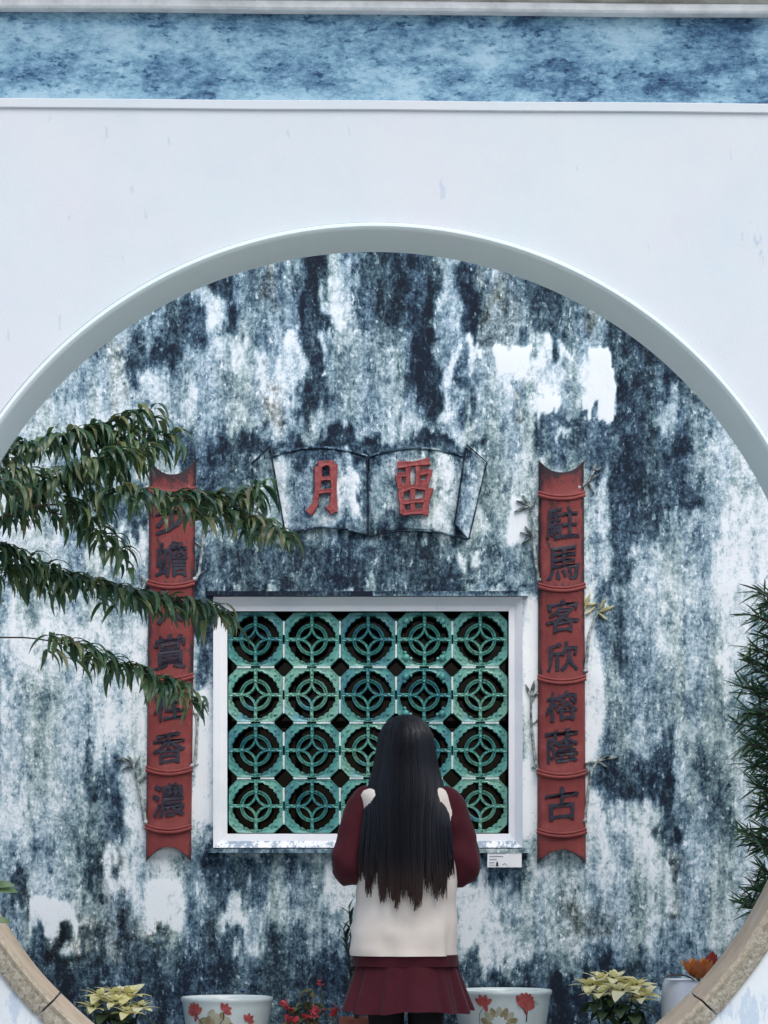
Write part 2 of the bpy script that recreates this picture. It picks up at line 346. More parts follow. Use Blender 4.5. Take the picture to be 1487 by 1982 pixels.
# ------------------------------------------------------------------ stains of the courtyard wall and painted shading at the plaque top, traced as patches (photo pixels on the wall plane)
YB = 9.8
ST = [  # x0, x1, y0, y1, darkness, edge softness, weight
    (0, 1487, 440, 880, .56, 40, 1), (0, 1487, 880, 1300, .42, 60, 1), (0, 1487, 1300, 1830, .36, 60, 1), (-400, 1900, 1845, 2400, .80, 22, 1),
    (0, 340, 690, 880, .32, 40, 1), (330, 590, 690, 850, .36, 40, 1), (590, 636, 380, 800, .93, 12, 1), (636, 690, 470, 640, .34, 16, 1),
    (690, 745, 380, 620, .78, 18, .9), (735, 790, 380, 700, .88, 14, .9), (798, 848, 380, 880, .93, 12, 1), (848, 886, 400, 650, .40, 14, 1), (888, 932, 400, 700, .93, 14, 1),
    (640, 790, 640, 800, .52, 30, 1), (932, 1015, 400, 660, .52, 20, 1), (1012, 1100, 380, 665, .88, 22, 1), (1060, 1150, 540, 660, .62, 25, .8), (1130, 1180, 560, 670, .50, 18, .8),
    (1180, 1340, 400, 930, .84, 22, 1), (1265, 1320, 755, 840, .42, 22, 1), (1330, 1500, 760, 860, .55, 25, 1), (1375, 1600, 800, 1000, .28, 25, 1),
    (412, 446, 470, 640, .90, 10, 1), (255, 345, 590, 655, .62, 25, 1), (225, 350, 655, 722, .90, 16, 1), (245, 272, 700, 775, .80, 10, 1), (330, 400, 600, 660, .80, 18, .9),
    (200, 245, 640, 690, .30, 14, 1), (380, 420, 540, 620, .18, 12, 1), (400, 480, 640, 700, .16, 25, 1), (455, 510, 650, 690, .05, 14, 1), (495, 515, 470, 820, .50, 10, .7),
    (552, 584, 660, 755, .05, 10, 1), (535, 560, 700, 800, .22, 12, 1), (500, 530, 690, 730, .08, 10, 1), (630, 660, 560, 650, .15, 10, 1), (615, 640, 705, 725, .2, 8, 1),
    (840, 1180, 675, 810, .40, 20, 1), (848, 866, 690, 800, .06, 8, 1), (866, 900, 690, 720, .10, 8, 1), (908, 942, 678, 712, .03, 6, 1), (893, 912, 700, 800, .75, 8, .8),
    (958, 1026, 673, 722, -.30, 6, 1), (1000, 1030, 700, 735, -.2, 6, 1), (970, 1000, 735, 790, .15, 10, 1), (1040, 1070, 680, 800, .10, 10, 1), (1022, 1082, 768, 808, -.12, 8, 1),
    (1060, 1100, 675, 692, .02, 5, 1), (1095, 1130, 720, 800, .40, 12, 1), (1140, 1186, 674, 760, -.40, 5, 1), (1132, 1196, 715, 812, -.40, 5, 1), (1120, 1140, 700, 780, .1, 8, 1),
    (590, 1000, 800, 850, .42, 22, 1), (925, 1040, 800, 930, .38, 20, 1), (1030, 1200, 810, 830, .85, 6, .9), (1040, 1200, 828, 900, .72, 18, 1), (1085, 1100, 850, 880, .1, 8, 1),
    (360, 520, 842, 905, .82, 14, 1), (520, 945, 846, 872, .86, 8, 1), (500, 960, 872, 905, .80, 12, 1), (930, 985, 880, 1010, .45, 16, 1), (380, 500, 900, 1010, .78, 20, 1),  # dark bands along the plaque top are shading painted into the colour
    (520, 560, 900, 1025, .34, 10, 1), (560, 600, 905, 1000, .50, 12, 1), (660, 708, 895, 1010, .06, 8, 1), (690, 712, 880, 930, .7, 8, .8), (708, 722, 880, 1035, .75, 4, .9),
    (722, 765, 890, 1020, .42, 10, 1), (838, 880, 900, 1025, .16, 10, 1), (880, 940, 880, 1030, .22, 8, 1), (495, 530, 890, 1010, .10, 6, 1), (600, 700, 985, 1015, .35, 12, 1), (740, 850, 995, 1022, .40, 12, 1),
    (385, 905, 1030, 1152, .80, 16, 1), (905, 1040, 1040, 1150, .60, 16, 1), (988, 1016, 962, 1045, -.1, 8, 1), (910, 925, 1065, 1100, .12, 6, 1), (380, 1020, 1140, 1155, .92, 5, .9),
    (560, 620, 1085, 1105, .4, 14, .8), (375, 415, 1150, 1325, .78, 10, 1), (373, 415, 1335, 1590, -.08, 8, 1), (1012, 1044, 1160, 1620, -.05, 8, 1), (1018, 1044, 1000, 1150, .5, 12, 1),
    (200, 285, 950, 1030, .74, 18, 1), (175, 285, 1030, 1120, .08, 14, 1), (120, 180, 1030, 1130, .52, 18, 1), (0, 120, 1010, 1110, .26, 25, 1), (0, 60, 960, 1100, .12, 20, 1), (200, 290, 1110, 1150, .5, 14, 1),
    (0, 285, 1200, 1290, .10, 25, 1), (150, 230, 1240, 1320, .34, 20, 1), (0, 130, 1290, 1330, .34, 20, 1), (20, 140, 1330, 1440, .42, 25, 1), (170, 285, 1310, 1420, .18, 20, 1), (0, 20, 1330, 1420, .1, 10, 1),
    (0, 150, 1440, 1560, .34, 25, 1), (20, 70, 1500, 1555, .46, 10, 1), (0, 60, 1555, 1660, .20, 18, 1), (60, 150, 1590, 1660, .30, 18, 1), (65, 115, 1620, 1650, .55, 10, 1),
    (165, 240, 1470, 1640, .66, 12, 1), (160, 218, 1630, 1720, .82, 10, 1), (245, 282, 1490, 1640, .10, 10, 1), (220, 280, 1650, 1720, .12, 12, 1), (300, 365, 1640, 1680, .10, 12, 1),
    (20, 70, 1690, 1780, .74, 12, 1), (70, 155, 1690, 1745, .36, 14, 1), (60, 150, 1742, 1812, -.16, 8, 1), (150, 190, 1720, 1800, .40, 12, 1), (120, 155, 1800, 1812, .0, 6, 1),
    (195, 240, 1720, 1800, .45, 14, 1), (225, 280, 1760, 1830, .62, 12, 1), (285, 352, 1700, 1805, -.06, 8, 1), (305, 328, 1800, 1850, .05, 6, 1), (355, 400, 1640, 1730, .45, 10, 1),
    (390, 560, 1648, 1738, .80, 12, 1), (350, 420, 1740, 1830, .62, 16, 1), (425, 500, 1750, 1812, .14, 10, 1), (500, 650, 1730, 1840, .42, 16, 1), (535, 650, 1655, 1735, .56, 14, 1),
    (625, 700, 1665, 1745, .12, 10, 1), (60, 330, 1815, 1850, .78, 10, 1), (100, 130, 1795, 1850, .9, 10, .9), (370, 640, 1822, 1860, .72, 10, 1),
    (880, 1012, 1640, 1705, .66, 12, 1), (900, 970, 1708, 1828, .02, 10, 1), (970, 1090, 1690, 1790, .34, 20, 1), (1030, 1075, 1690, 1740, .18, 12, 1), (985, 1030, 1790, 1850, .22, 12, 1), (930, 990, 1800, 1872, .16, 8, 1),
    (1080, 1180, 1690, 1760, .28, 16, 1), (1090, 1190, 1760, 1815, .58, 14, 1), (1190, 1270, 1700, 1780, .45, 18, 1), (1275, 1370, 1690, 1800, .16, 14, 1), (1280, 1310, 1780, 1805, .55, 8, 1),
    (1340, 1440, 1640, 1800, .40, 18, 1), (1310, 1345, 1640, 1860, .52, 10, .8), (1250, 1340, 1815, 1870, .62, 12, 1), (1270, 1410, 1880, 2000, .42, 14, 1), (1070, 1130, 1875, 2100, .98, 10, 1), (900, 1070, 1860, 1920, .70, 14, 1),
    (1132, 1178, 905, 1140, .24, 14, 1), (1178, 1230, 900, 1160, .80, 12, 1), (1210, 1370, 920, 1010, .82, 22, 1), (1220, 1270, 1000, 1070, .70, 18, 1), (1230, 1400, 1030, 1130, .44, 22, 1), (1395, 1600, 960, 1180, .05, 18, 1),
    (1130, 1165, 1130, 1620, -.02, 8, 1), (1165, 1250, 1150, 1420, .52, 16, 1), (1195, 1220, 1150, 1300, .72, 10, 1), (1240, 1400, 1100, 1200, .36, 18, 1), (1380, 1440, 1080, 1340, .10, 18, 1), (1250, 1400, 1200, 1320, .40, 18, 1),
    (1230, 1440, 1320, 1420, .52, 22, 1), (1150, 1215, 1390, 1560, .62, 14, 1), (1165, 1290, 1465, 1565, .80, 16, 1), (1268, 1300, 1400, 1640, .82, 10, 1), (1300, 1340, 1420, 1640, .38, 12, 1), (1340, 1440, 1440, 1640, .62, 18, 1),
    (1425, 1600, 1400, 1560, .30, 14, 1), (1140, 1260, 1570, 1700, .18, 16, 1), (1180, 1230, 1600, 1700, .50, 12, .8), (1045, 1135, 1660, 1700, .36, 10, 1), (1290, 1310, 1660, 1760, .6, 8, .8), (1440, 1600, 1560, 1760, .22, 16, 1),
]
TINT = [(948, 972, 540, 640, .9, 12), (1130, 1148, 600, 670, .9, 10), (505, 530, 480, 600, .8, 12), (515, 545, 730, 830, .8, 14), (930, 1000, 480, 700, .4, 25), (985, 1010, 760, 820, .6, 12),
        (90, 130, 1790, 1850, .9, 12), (130, 330, 1770, 1850, .7, 25), (190, 235, 1640, 1760, .5, 15), (1090, 1180, 1750, 1810, .7, 20), (1280, 1310, 1770, 1800, .7, 10), (20, 70, 1700, 1780, .6, 15), (1290, 1320, 1640, 1780, .6, 12),
        (200, 240, 640, 780, .5, 12), (380, 420, 1770, 1830, .5, 15)]
def stain_shade_at(X, Z):
    px = CX + X * F / YB; py = HY - (Z - CAMZ) * F / YB
    wx = (vnoise(px / 34, py / 60, 1) - .5) * 40 + (vnoise(px / 9, py / 26, 2) - .5) * 18
    wy = (vnoise(px / 24, py / 50, 3) - .5) * 70 + (vnoise(px / 7, py / 30, 4) - .5) * 46
    qx, qy = px + wx, py + wy
    d = np.full(px.shape, .45)
    hx, hy = px + wx * .35, py + wy * .22       # repaired lime patches keep their outline
    def mask(x0, x1, y0, y1, s, qx=qx, qy=qy):
        s = np.where(s > 9, s * 1.5, s); s2 = s * 1.9
        sx = np.clip((qx - x0) / s + .5, 0, 1) * np.clip((x1 - qx) / s + .5, 0, 1)
        sy = np.clip((qy - y0) / s2 + .5, 0, 1) * np.clip((y1 - qy) / s2 + .5, 0, 1)
        m = sx * sy; return m * m * (3 - 2 * m)
    for x0, x1, y0, y1, v, s, k in ST:
        m = (mask(x0, x1, y0, y1, s, hx, hy) if v < 0 and s <= 8 else mask(x0, x1, y0, y1, s)) * k; d = d * (1 - m) + v * m
    d = d + (vnoise(px / 60, py / 110, 5) - .5) * .14
    t = np.zeros(px.shape)
    for x0, x1, y0, y1, v, s in TINT: t = np.maximum(t, mask(x0, x1, y0, y1, s) * v)
    return d, t
def stain_shade_obj(o, bias=0.0, mul=1.0):
    n = len(o.data.vertices); a = np.empty(n * 3, dtype=np.float32); o.data.vertices.foreach_get('co', a); a = a.reshape(-1, 3)
    L = wl(o); d, t = stain_shade_at(a[:, 0] + L.x, a[:, 2] + L.z)
    set_attr(o, 'stain_shade', d * mul + bias); set_attr(o, 'tint', t)

# ------------------------------------------------------------------ ground
g = MB(); g.add([(-60, -40, 0), (60, -40, 0), (60, 60, 0), (-60, 60, 0)], [(0, 1, 2, 3)])
tag(g.build('ground', M['joint'], smooth=0), kind='structure')
pav = tag(MB().box(-4, 4, -1, 9.78, -0.05, 0.004).build('pavement', M['joint'], smooth=0), kind='structure')
slab = []
for k in range(4):
    b = MB(); b.box(-.29, .29, -.29, .29, .004, .012 + .001 * k); slab.append(b.mesh('paving_slab', smooth=0)); slab[-1].materials.append(M['ground'])
for i in range(-6, 7):
    for j in range(14):
        y = .9 + j * .6
        if 6.75 < y < 7.6: continue
        link('paving_slab', random.choice(slab), None, pav, (i * .6 + (j % 2) * .3, y, 0))

# ------------------------------------------------------------------ moon gate wall (front), turned 1.6 degrees about the vertical
YG, GA = 7.0, R(1.6)
def G(x, y, z):          # local wall coordinates: y depth behind the wall's face
    return (x * math.cos(GA) - y * math.sin(GA), YG + x * math.sin(GA) + y * math.cos(GA), z)
def GP(b): b.v = [G(*p) for p in b.v]; return b
gx, gz = (732 - CX) * YG / F, CAMZ + (HY - 1331) * YG / F
TH = .28
bx_, bz_, br_ = (733.7 - CX) * (YG + TH) / F, CAMZ + (HY - 1332.8) * (YG + TH) / F, 845.8 * (YG + TH) / F
gate = empty('moon_gate_wall', (0, YG, 0), 'white plastered garden wall pierced by a round moon gate under a blue frieze', 'wall')
HW, HT, RH = 4.0, 3.6, 1.181
NA = 240
def rect_hit(a):
    dx, dz = math.cos(a), math.sin(a); t = 1e9
    if dx > 1e-9: t = min(t, (HW - gx) / dx)
    if dx < -1e-9: t = min(t, (-HW - gx) / dx)
    if dz > 1e-9: t = min(t, (3.012 - gz) / dz)
    if dz < -1e-9: t = min(t, (0.0 - gz) / dz)
    return gx + dx * t, gz + dz * t
angs = sorted(set([2 * math.pi * k / NA for k in range(NA)] + [math.atan2(z - gz, x - gx) % (2 * math.pi) for x in (-HW, HW) for z in (0, 3.012)]))
b = MB(); rings = [[], [], [], []]
KS = [i / 60 for i in range(61)]
fr = [[] for _ in KS]
for a in angs:
    ix, iz = gx + RH * math.cos(a), gz + RH * math.sin(a); ox, oz = rect_hit(a)
    for q, k in zip(fr, KS): q.append((ix + (ox - ix) * k, 0, iz + (oz - iz) * k))
back = [[(x, TH, z) for x, y, z in q] for q in fr]
b.loft(fr + back[::-1] + [fr[0]], True, False)
wallo = GP(b).build('wall', M['white'], gate, 30)
n = len(wallo.data.vertices); co = np.empty(n * 3, dtype=np.float32); wallo.data.vertices.foreach_get('co', co); co = co.reshape(-1, 3)
px = CX + co[:, 0] * F / YG; py = HY - (co[:, 2] - CAMZ) * F / YG
gm = np.full(n, -.22)
for x, y, rx, ry, v in [(1465, 470, 45, 90, .32), (1475, 615, 22, 50, .22), (8, 390, 14, 30, .2), (60, 690, 50, 60, .12), (1480, 900, 40, 200, .2), (1440, 1960, 90, 60, .42), (30, 1960, 90, 70, .34), (0, 640, 60, 200, .02), (380, 440, 26, 40, .10)]:
    gm = np.maximum(gm, v * 1.5 * np.exp(-(((px - x) / rx) ** 2 + ((py - y) / ry) ** 2)) - .22 * (1 - np.exp(-(((px - x) / rx) ** 2 + ((py - y) / ry) ** 2))))
set_attr(wallo, 'grime', gm)
# plaster roll and soffit round the opening, from 16 degrees below level on one side to the other
def ringpart(name, prof, a0, a1, mat, seg, closed=True, attr=None, wob=0.0):
    """prof: list of (radius, depth, blend) ; blend 0 = front circle centre, 1 = back circle centre"""
    b = MB(); rings = []; vals = []
    for k in range(seg + 1):
        a = a0 + (a1 - a0) * k / seg; rg = []
        for (r, y, t) in prof:
            r = r + wob * (vnoise(np.array([a * 9.]), np.array([y * 30 + r * 11.]), 9)[0] - .5)
            rg.append((gx + (bx_ - gx) * t + r * math.cos(a), y, gz + (bz_ - gz) * t + r * math.sin(a)))
            vals.append(attr[len(rg) - 1] if attr else 0)
        rings.append(rg)
    b.loft(rings, True, True)
    o = GP(b).build(name, mat, gate, 40)
    if attr: set_attr(o, 'rough_face', vals)
    return o
A0, A1 = R(-16), R(196)
o = ringpart('arch_soffit', [(1.178, -.004, 0), (1.1775, -.012, 0), (1.174, -.0165, 0), (1.168, -.017, 0), (1.1625, -.012, 0), (1.1605, -.003, 0), (1.1595, .01, 0), (br_, TH + .004, 1), (br_ + .02, TH + .006, 1), (1.1805, TH - .01, 0), (1.1805, .01, 0)], A0, A1, M['soffit'], 200)
set_attr(o, 'grime', np.full(len(o.data.vertices), -.3))
# stone blocks under it
prof = [(1.197, .02, 0), (1.197, -.010, 0), (1.192, -.0135, 0), (1.178, -.0125, 0), (1.166, -.014, 0), (1.160, -.011, 0), (1.157, -.013, 0), (1.150, -.016, 0), (1.144, -.012, 0), (1.1405, -.004, 0), (1.1400, .008, 0),
        (1.1395, .03, .1), (br_ + .0, .14, .5), (br_, TH - .01, 1), (br_ + .006, TH + .004, 1), (1.1975, TH + .003, 0)]
att = [1, 1, 1, 1, 1, 1, .75, .6, .5, .35, .15, .05, 0, 0, .3, 1]
js = [-16, -44, -75, -105, -136, -164]
for a, c in zip(js[:-1], js[1:]):
    ringpart('stone_block', prof, R(a) - .0022, R(c) + .0022, M['stone'], 40, True, att, .004)
# mouldings, frieze, cornice
def gbar(name, x0, x1, prof, mat, smooth=35, nseg=60, wob=0.0):
    b = MB(); rings = []
    for k in range(nseg + 1):
        x = x0 + (x1 - x0) * k / nseg; dz = wob * (vnoise(np.array([x * 3.1]), np.array([prof[0][1] * 7.]), 21)[0] - .5)
        rings.append([(x, y, z + dz) for y, z in prof])
    b.loft(rings); return GP(b).build(name, mat, gate, smooth)
o = gbar('moulding', -HW, HW, [(.02, 3.0115), (-.005, 3.0115), (-.008, 3.0135), (-.008, 3.0335), (-.005, 3.036), (.02, 3.036)], M['white'], 25, 80, .003)
set_attr(o, 'grime', np.full(len(o.data.vertices), -.3))
b = MB(); nx, nz = 260, 14
vv = [(-HW + 2 * HW * i / nx, .006, 3.0355 + (3.262 - 3.0355) * j / nz) for j in range(nz + 1) for i in range(nx + 1)]
ff = [(j * (nx + 1) + i, j * (nx + 1) + i + 1, (j + 1) * (nx + 1) + i + 1, (j + 1) * (nx + 1) + i) for j in range(nz) for i in range(nx)]
b.add(vv, ff); b.v = [G(*p) for p in b.v]
fo = b.build('frieze', M['blue'], gate, 30)
q = np.array(vv); d = .36 + (vnoise(q[:, 0] * 5, q[:, 2] * 6, 11) - .5) * .5 + np.clip((q[:, 2] - 3.20) / .06, 0, 1) * .12 - np.clip((3.075 - q[:, 2]) / .04, 0, 1) * .16  # random weathering, plus cornice shadow painted dark at the top, paler at the foot
set_attr(fo, 'stain_shade', d)
GP(MB().box(-HW, HW, .010, TH - .004, 3.0125, 3.40)).build('wall_head', M['white'], gate, 0)
gbar('cornice_edge', -HW, HW, [(.02, 3.257), (-.030, 3.257), (-.036, 3.262), (-.036, 3.277), (-.030, 3.282), (.02, 3.282)], M['corniceedge'], 25, 80, .003)
gbar('cornice', -HW, HW, [(.02, 3.281), (-.034, 3.281), (-.050, 3.300), (-.075, 3.318), (-.105, 3.325), (-.105, 3.36), (.02, 3.36)], M['cornice'], 25, 80)
gbar('coping', -HW, HW, [(-.14, 3.361), (-.14, 3.385), (TH / 2, 3.52), (TH + .14, 3.385), (TH + .14, 3.361)], M['cornice'], 20, 4)

# ------------------------------------------------------------------ courtyard wall (back) with window opening
def BX(px): return (px - CX) * YB / F
def BZ(py): return CAMZ + (HY - py) * YB / F
court = empty('courtyard_wall', (0, YB, 0), 'tall plaster wall streaked with blue-black mould behind the moon gate', 'wall')
ox0, ox1, oz0, oz1 = BX(440), BX(985), BZ(1614), BZ(1183)          # window opening
xs = np.unique(np.concatenate([np.linspace(-4, -1.9, 60), np.linspace(-1.9, 1.9, 420), np.linspace(1.9, 4, 60)]))
zs = np.unique(np.concatenate([np.linspace(0, .4, 10), np.linspace(.4, 3.5, 360), np.linspace(3.5, 4.3, 20)]))
snap = lambda arr, v: arr.__setitem__(np.argmin(abs(arr - v)), v)
for v in (ox0, ox1): snap(xs, v)
for v in (oz0, oz1): snap(zs, v)
XX, ZZ = np.meshgrid(xs, zs); YY = YB + (vnoise(XX * 3, ZZ * 3, 31) - .5) * .012 + (vnoise(XX * 14, ZZ * 11, 32) - .5) * .003
V = np.stack([XX, YY, ZZ], -1).reshape(-1, 3); nx = len(xs)
I = np.arange(len(zs) - 1)[:, None] * nx + np.arange(nx - 1)[None, :]
mx = (xs[:-1] + xs[1:]) / 2; mz = (zs[:-1] + zs[1:]) / 2
keep = ~(((mx[None, :] > ox0) & (mx[None, :] < ox1)) & ((mz[:, None] > oz0) & (mz[:, None] < oz1)))
I = I[keep]; Fq = np.stack([I, I + 1, I + 1 + nx, I + nx], -1)
me = bpy.data.meshes.new('plaster_face'); me.vertices.add(len(V)); me.loops.add(Fq.size); me.polygons.add(len(Fq))
me.vertices.foreach_set('co', (V - np.array([0, YB, 0])).astype(np.float32).ravel())
me.polygons.foreach_set('loop_start', np.arange(0, Fq.size, 4)); me.loops.foreach_set('vertex_index', Fq.ravel())
me.update(calc_edges=True); me.polygons.foreach_set('use_smooth', np.ones(len(Fq), dtype=bool)); me.validate()
pf = link('plaster_face', me, M['stain_shade'], court); stain_shade_obj(pf)
b = MB()
for x0, x1, z0, z1 in ((-4, ox0, 0, 4.3), (ox1, 4, 0, 4.3), (ox0, ox1, 0, oz0), (ox0, ox1, oz1, 4.3)):
    b.box(x0, x1, YB + .012, YB + .30, z0, z1)
b.build('wall_core', M['dark'], court, 0)
MB().box(-4.0, 4.0, YB - .10, YB + .4, 4.301, 4.40).build('coping', M['cornice'], court, 0)

# ------------------------------------------------------------------ lattice window
win = empty('lattice_window', (BX(712), YB, oz0), 'square window of twenty green glazed openwork tiles in a white frame', 'window')
def frame_ring(outer, inner, y_out, y_in):     # four mitred splayed sides
    x0, x1, z0, z1 = outer; a0, a1, c0, c1 = inner; q = []
    O = [(x0, z0), (x1, z0), (x1, z1), (x0, z1)]; I2 = [(a0, c0), (a1, c0), (a1, c1), (a0, c1)]
    for k in range(4):
        p, r = O[k], O[(k + 1) % 4]; s, t = I2[(k + 1) % 4], I2[k]
        b = MB(); ring = []
        front = [(p[0], y_out, p[1]), (r[0], y_out, r[1]), (s[0], y_in, s[1]), (t[0], y_in, t[1])]
        back_ = [(x, YB + .04, z) for x, y, z in front]
        b.loft([front, back_]); q.append(b)
    return q
fo = (BX(414), BX(1011), BZ(1641), BZ(1157)); fm = (BX(428), BX(997), BZ(1628), BZ(1172)); fi = (ox0, ox1, oz0, oz1)
for nm, qs in (('outer_frame', frame_ring(fo, fm, YB - .036, YB - .014)), ('inner_frame', frame_ring((fm[0] - .001, fm[1] + .001, fm[2] - .001, fm[3] + .001), fi, YB - .012, YB - .008))):
    for i, b in enumerate(qs):
        o = b.build(nm, M['trim'], win, 25); set_attr(o, 'grime', np.full(len(o.data.vertices), .46 if i == 0 and nm == 'outer_frame' else (-.02 if i == 0 else -.25)))
b = MB().box(BX(404), BX(1024), YB - .042, YB + .01, BZ(1651), BZ(1643)); o = b.build('sill', M['stain_shade'], win, 0); stain_shade_obj(o, -.1)
b = MB().box(BX(400), BX(1022), YB - .055, YB + .01, BZ(1156), BZ(1147)); o = b.build('hood', M['stain_shade'], win, 0); stain_shade_obj(o, .3)
tw, th = (ox1 - ox0) / 5, (oz1 - oz0) / 4
def strip(b, pts, wd, y0, y1, closed=False, bead=.35):
    """a ribbon in x,z following pts with half-width wd, rounded front, extruded from y0 (front) to y1"""
    n = len(pts); rings = []
    for i in range(n):
        p = pts[i]; a = pts[(i - 1) % n] if closed or i > 0 else p; c = pts[(i + 1) % n] if closed or i < n - 1 else p
        dx, dz = c[0] - a[0], c[1] - a[1]; L = math.hypot(dx, dz) or 1; nx_, nz_ = -dz / L, dx / L
        w_ = wd[i] if hasattr(wd, '__len__') else wd
        rings.append([(p[0] + nx_ * w_ * s, y, p[1] + nz_ * w_ * s) for s, y in ((1, y1), (1, y0 + .006), (bead + .25, y0 + .001), (0, y0 + .0035), (-bead - .25, y0 + .001), (-1, y0 + .006), (-1, y1))])
    if closed: rings.append(rings[0])
    b.loft(rings, True, not closed)
def tile_mesh(kind, seed):
    rd = random.Random(seed); b = MB(); h = tw / 2 * .975; hz = th / 2 * .975; p = tw
    cut = .20
    outl = [(-h * (1 - 2 * cut), -hz), (h * (1 - 2 * cut), -hz), (h, -hz * (1 - 2 * cut)), (h, hz * (1 - 2 * cut)), (h * (1 - 2 * cut), hz), (-h * (1 - 2 * cut), hz), (-h, hz * (1 - 2 * cut)), (-h, -hz * (1 - 2 * cut))]
    # outer frame between the octagon and a scalloped circle (or a square with corner scrolls)
    na = 72; ro = []; ri = []
    for k in range(na):
        a = 2 * math.pi * k / na; dx, dz = math.cos(a), math.sin(a)
        t = min(h / max(abs(dx), 1e-6), hz / max(abs(dz), 1e-6)); t = min(t, (h + hz) * (1 - cut * .80) / (abs(dx) + abs(dz) * h / hz + 1e-9) * 1.0)
        ro.append((dx * t, dz * t))
        if kind == 0:
            rr = p * (.420 + .012 * math.cos(a * 24) + .006 * math.cos(a * 4))
        else:
            sq = min(p * .425 / max(abs(dx), 1e-6), p * .425 / max(abs(dz), 1e-6)); dg = abs(math.sin(2 * a)) ** 4
            rr = min(sq, p * .54) - p * .10 * dg
        ri.append((dx * rr, dz * rr))
    mid = [((o_[0] * .5 + i_[0] * .5), (o_[1] * .5 + i_[1] * .5)) for o_, i_ in zip(ro, ri)]
    b.loft([[(x, .05, z) for x, z in ro], [(x, .008, z) for x, z in ro], [(x * .985, .002, z * .985) for x, z in ro], [(x, .005, z) for x, z in mid], [(x * 1.02, .001, z * 1.02) for x, z in ri], [(x, .007, z) for x, z in ri], [(x, .05, z) for x, z in ri], [(x, .05, z) for x, z in ro]], True, False)
    # rim ridge
    circ = lambda r, n=40, ph=0: [(r * math.cos(2 * math.pi * k / n + ph), r * math.sin(2 * math.pi * k / n + ph)) for k in range(n)]
    strip(b, circ(p * .272), p * .015, -.002, .04, True); strip(b, circ(p * .236), p * .016, .000, .04, True)
    r = p * .230
    for sx, sz in ((1, 1), (-1, 1), (-1, -1), (1, -1)):
        pts = []
        for k in range(11):
            t = R(180) + R(90) * k / 10
            x, z = r * 1.02 + r * 1.02 * math.cos(t), r * 1.02 + r * 1.02 * math.sin(t); pts.append((x * sx, z * sz))
        strip(b, pts, p * .022, -.001, .04)
    for a in range(4):
        dx, dz = [(1, 0), (0, 1), (-1, 0), (0, -1)][a]; s = p * .275; e = (h if dx else hz) * .95
        strip(b, [(dx * (s + (e - s) * k / 4), dz * (s + (e - s) * k / 4)) for k in range(5)], [p * .026, p * .034, p * .024, p * .036, p * .046], -.0005, .04)
        c0 = (dx * (s + e) / 2, dz * (s + e) / 2); b.ball((c0[0], .004, c0[1]), (p * .035, .006, p * .035), 8, 5)
        b.ball((dx * p * .245, .003, dz * p * .245), (p * .030, .006, p * .030), 8, 5)
    if kind == 0:
        for k in range(12 * 2):
            a = 2 * math.pi * (k + .5) / 24
            b.ball((math.cos(a) * p * .446, .004, math.sin(a) * p * .446), (p * .015, .004, p * .015), 6, 4)
        for k in range(4):
            a = R(45 + 90 * k); b.ball((math.cos(a) * p * .50, .004, math.sin(a) * p * .50), (p * .030, .004, p * .030), 8, 5)
    else:
        for k in range(4):
            a = R(45 + 90 * k); b.ball((math.cos(a) * p * .46, .002, math.sin(a) * p * .46), (p * .065, .011, p * .065), 9, 6)
            for q in (-.18, .18): b.ball((math.cos(a + q) * p * .42, .003, math.sin(a + q) * p * .42), (p * .035, .008, p * .035), 7, 5)
    b.v = [(x + rd.uniform(-.0004, .0004), y, z + rd.uniform(-.0004, .0004)) for x, y, z in b.v]
    me = b.mesh('glazed_tile', Vector(), 40)
    import bmesh
    bm = bmesh.new(); bm.from_mesh(me); bmesh.ops.recalc_face_normals(bm, faces=bm.faces); bm.to_mesh(me); bm.free()
    me.materials.append(M['tile']); return me
TM = [tile_mesh(0, s) for s in range(3)]; TQ = tile_mesh(1, 9)
YT = YB + .012
for i in range(5):
    for j in range(4):
        o = link('glazed_tile', TQ if (i == 3 and j < 2) else random.choice(TM), None, win, (ox0 + tw * (i + .5) + random.uniform(-.001, .001), YT + random.uniform(0, .004), oz1 - th * (j + .5) + random.uniform(-.001, .001)))
        o.rotation_euler = (0, R(90 * random.randrange(4)) * 0 + R(random.uniform(-.5, .5)), 0)
b = MB()
for i in range(1, 5):
    for j in range(4):
        for s in (-1, 1):
            z = oz1 - th * (j + .5); x = ox0 + tw * i; b.box(x - .0032, x + .0032, YT + .004, YT + .045, *sorted((z + s * th * .085, z + s * th * .33)))
for j in range(1, 4):
    for i in range(5):
        for s in (-1, 1):
            z = oz1 - th * j; x = ox0 + tw * (i + .5); b.box(*sorted((x + s * tw * .085, x + s * tw * .33)), YT + .004, YT + .045, z - .0030, z + .0030)
b.build('mortar', M['mortar'], win, 0)
# dim glass and room behind the lattice
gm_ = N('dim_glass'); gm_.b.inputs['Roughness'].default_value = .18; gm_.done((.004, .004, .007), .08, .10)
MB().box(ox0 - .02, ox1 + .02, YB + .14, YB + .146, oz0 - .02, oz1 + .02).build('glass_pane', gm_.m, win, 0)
b = MB()
for k in range(1, 4): b.box(ox0 + (ox1 - ox0) * k / 4 - .012, ox0 + (ox1 - ox0) * k / 4 + .012, YB + .125, YB + .139, oz0, oz1)
b.box(ox0, ox1, YB + .124, YB + .138, (oz0 + oz1) / 2 - .012, (oz0 + oz1) / 2 + .012)
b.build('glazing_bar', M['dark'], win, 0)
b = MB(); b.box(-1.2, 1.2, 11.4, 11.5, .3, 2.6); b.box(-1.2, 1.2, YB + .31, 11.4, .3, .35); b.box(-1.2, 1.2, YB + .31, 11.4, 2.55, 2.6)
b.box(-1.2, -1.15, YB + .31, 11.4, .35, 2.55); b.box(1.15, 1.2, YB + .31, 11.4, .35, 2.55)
b.build('room_wall', M['dark'], court, 0)

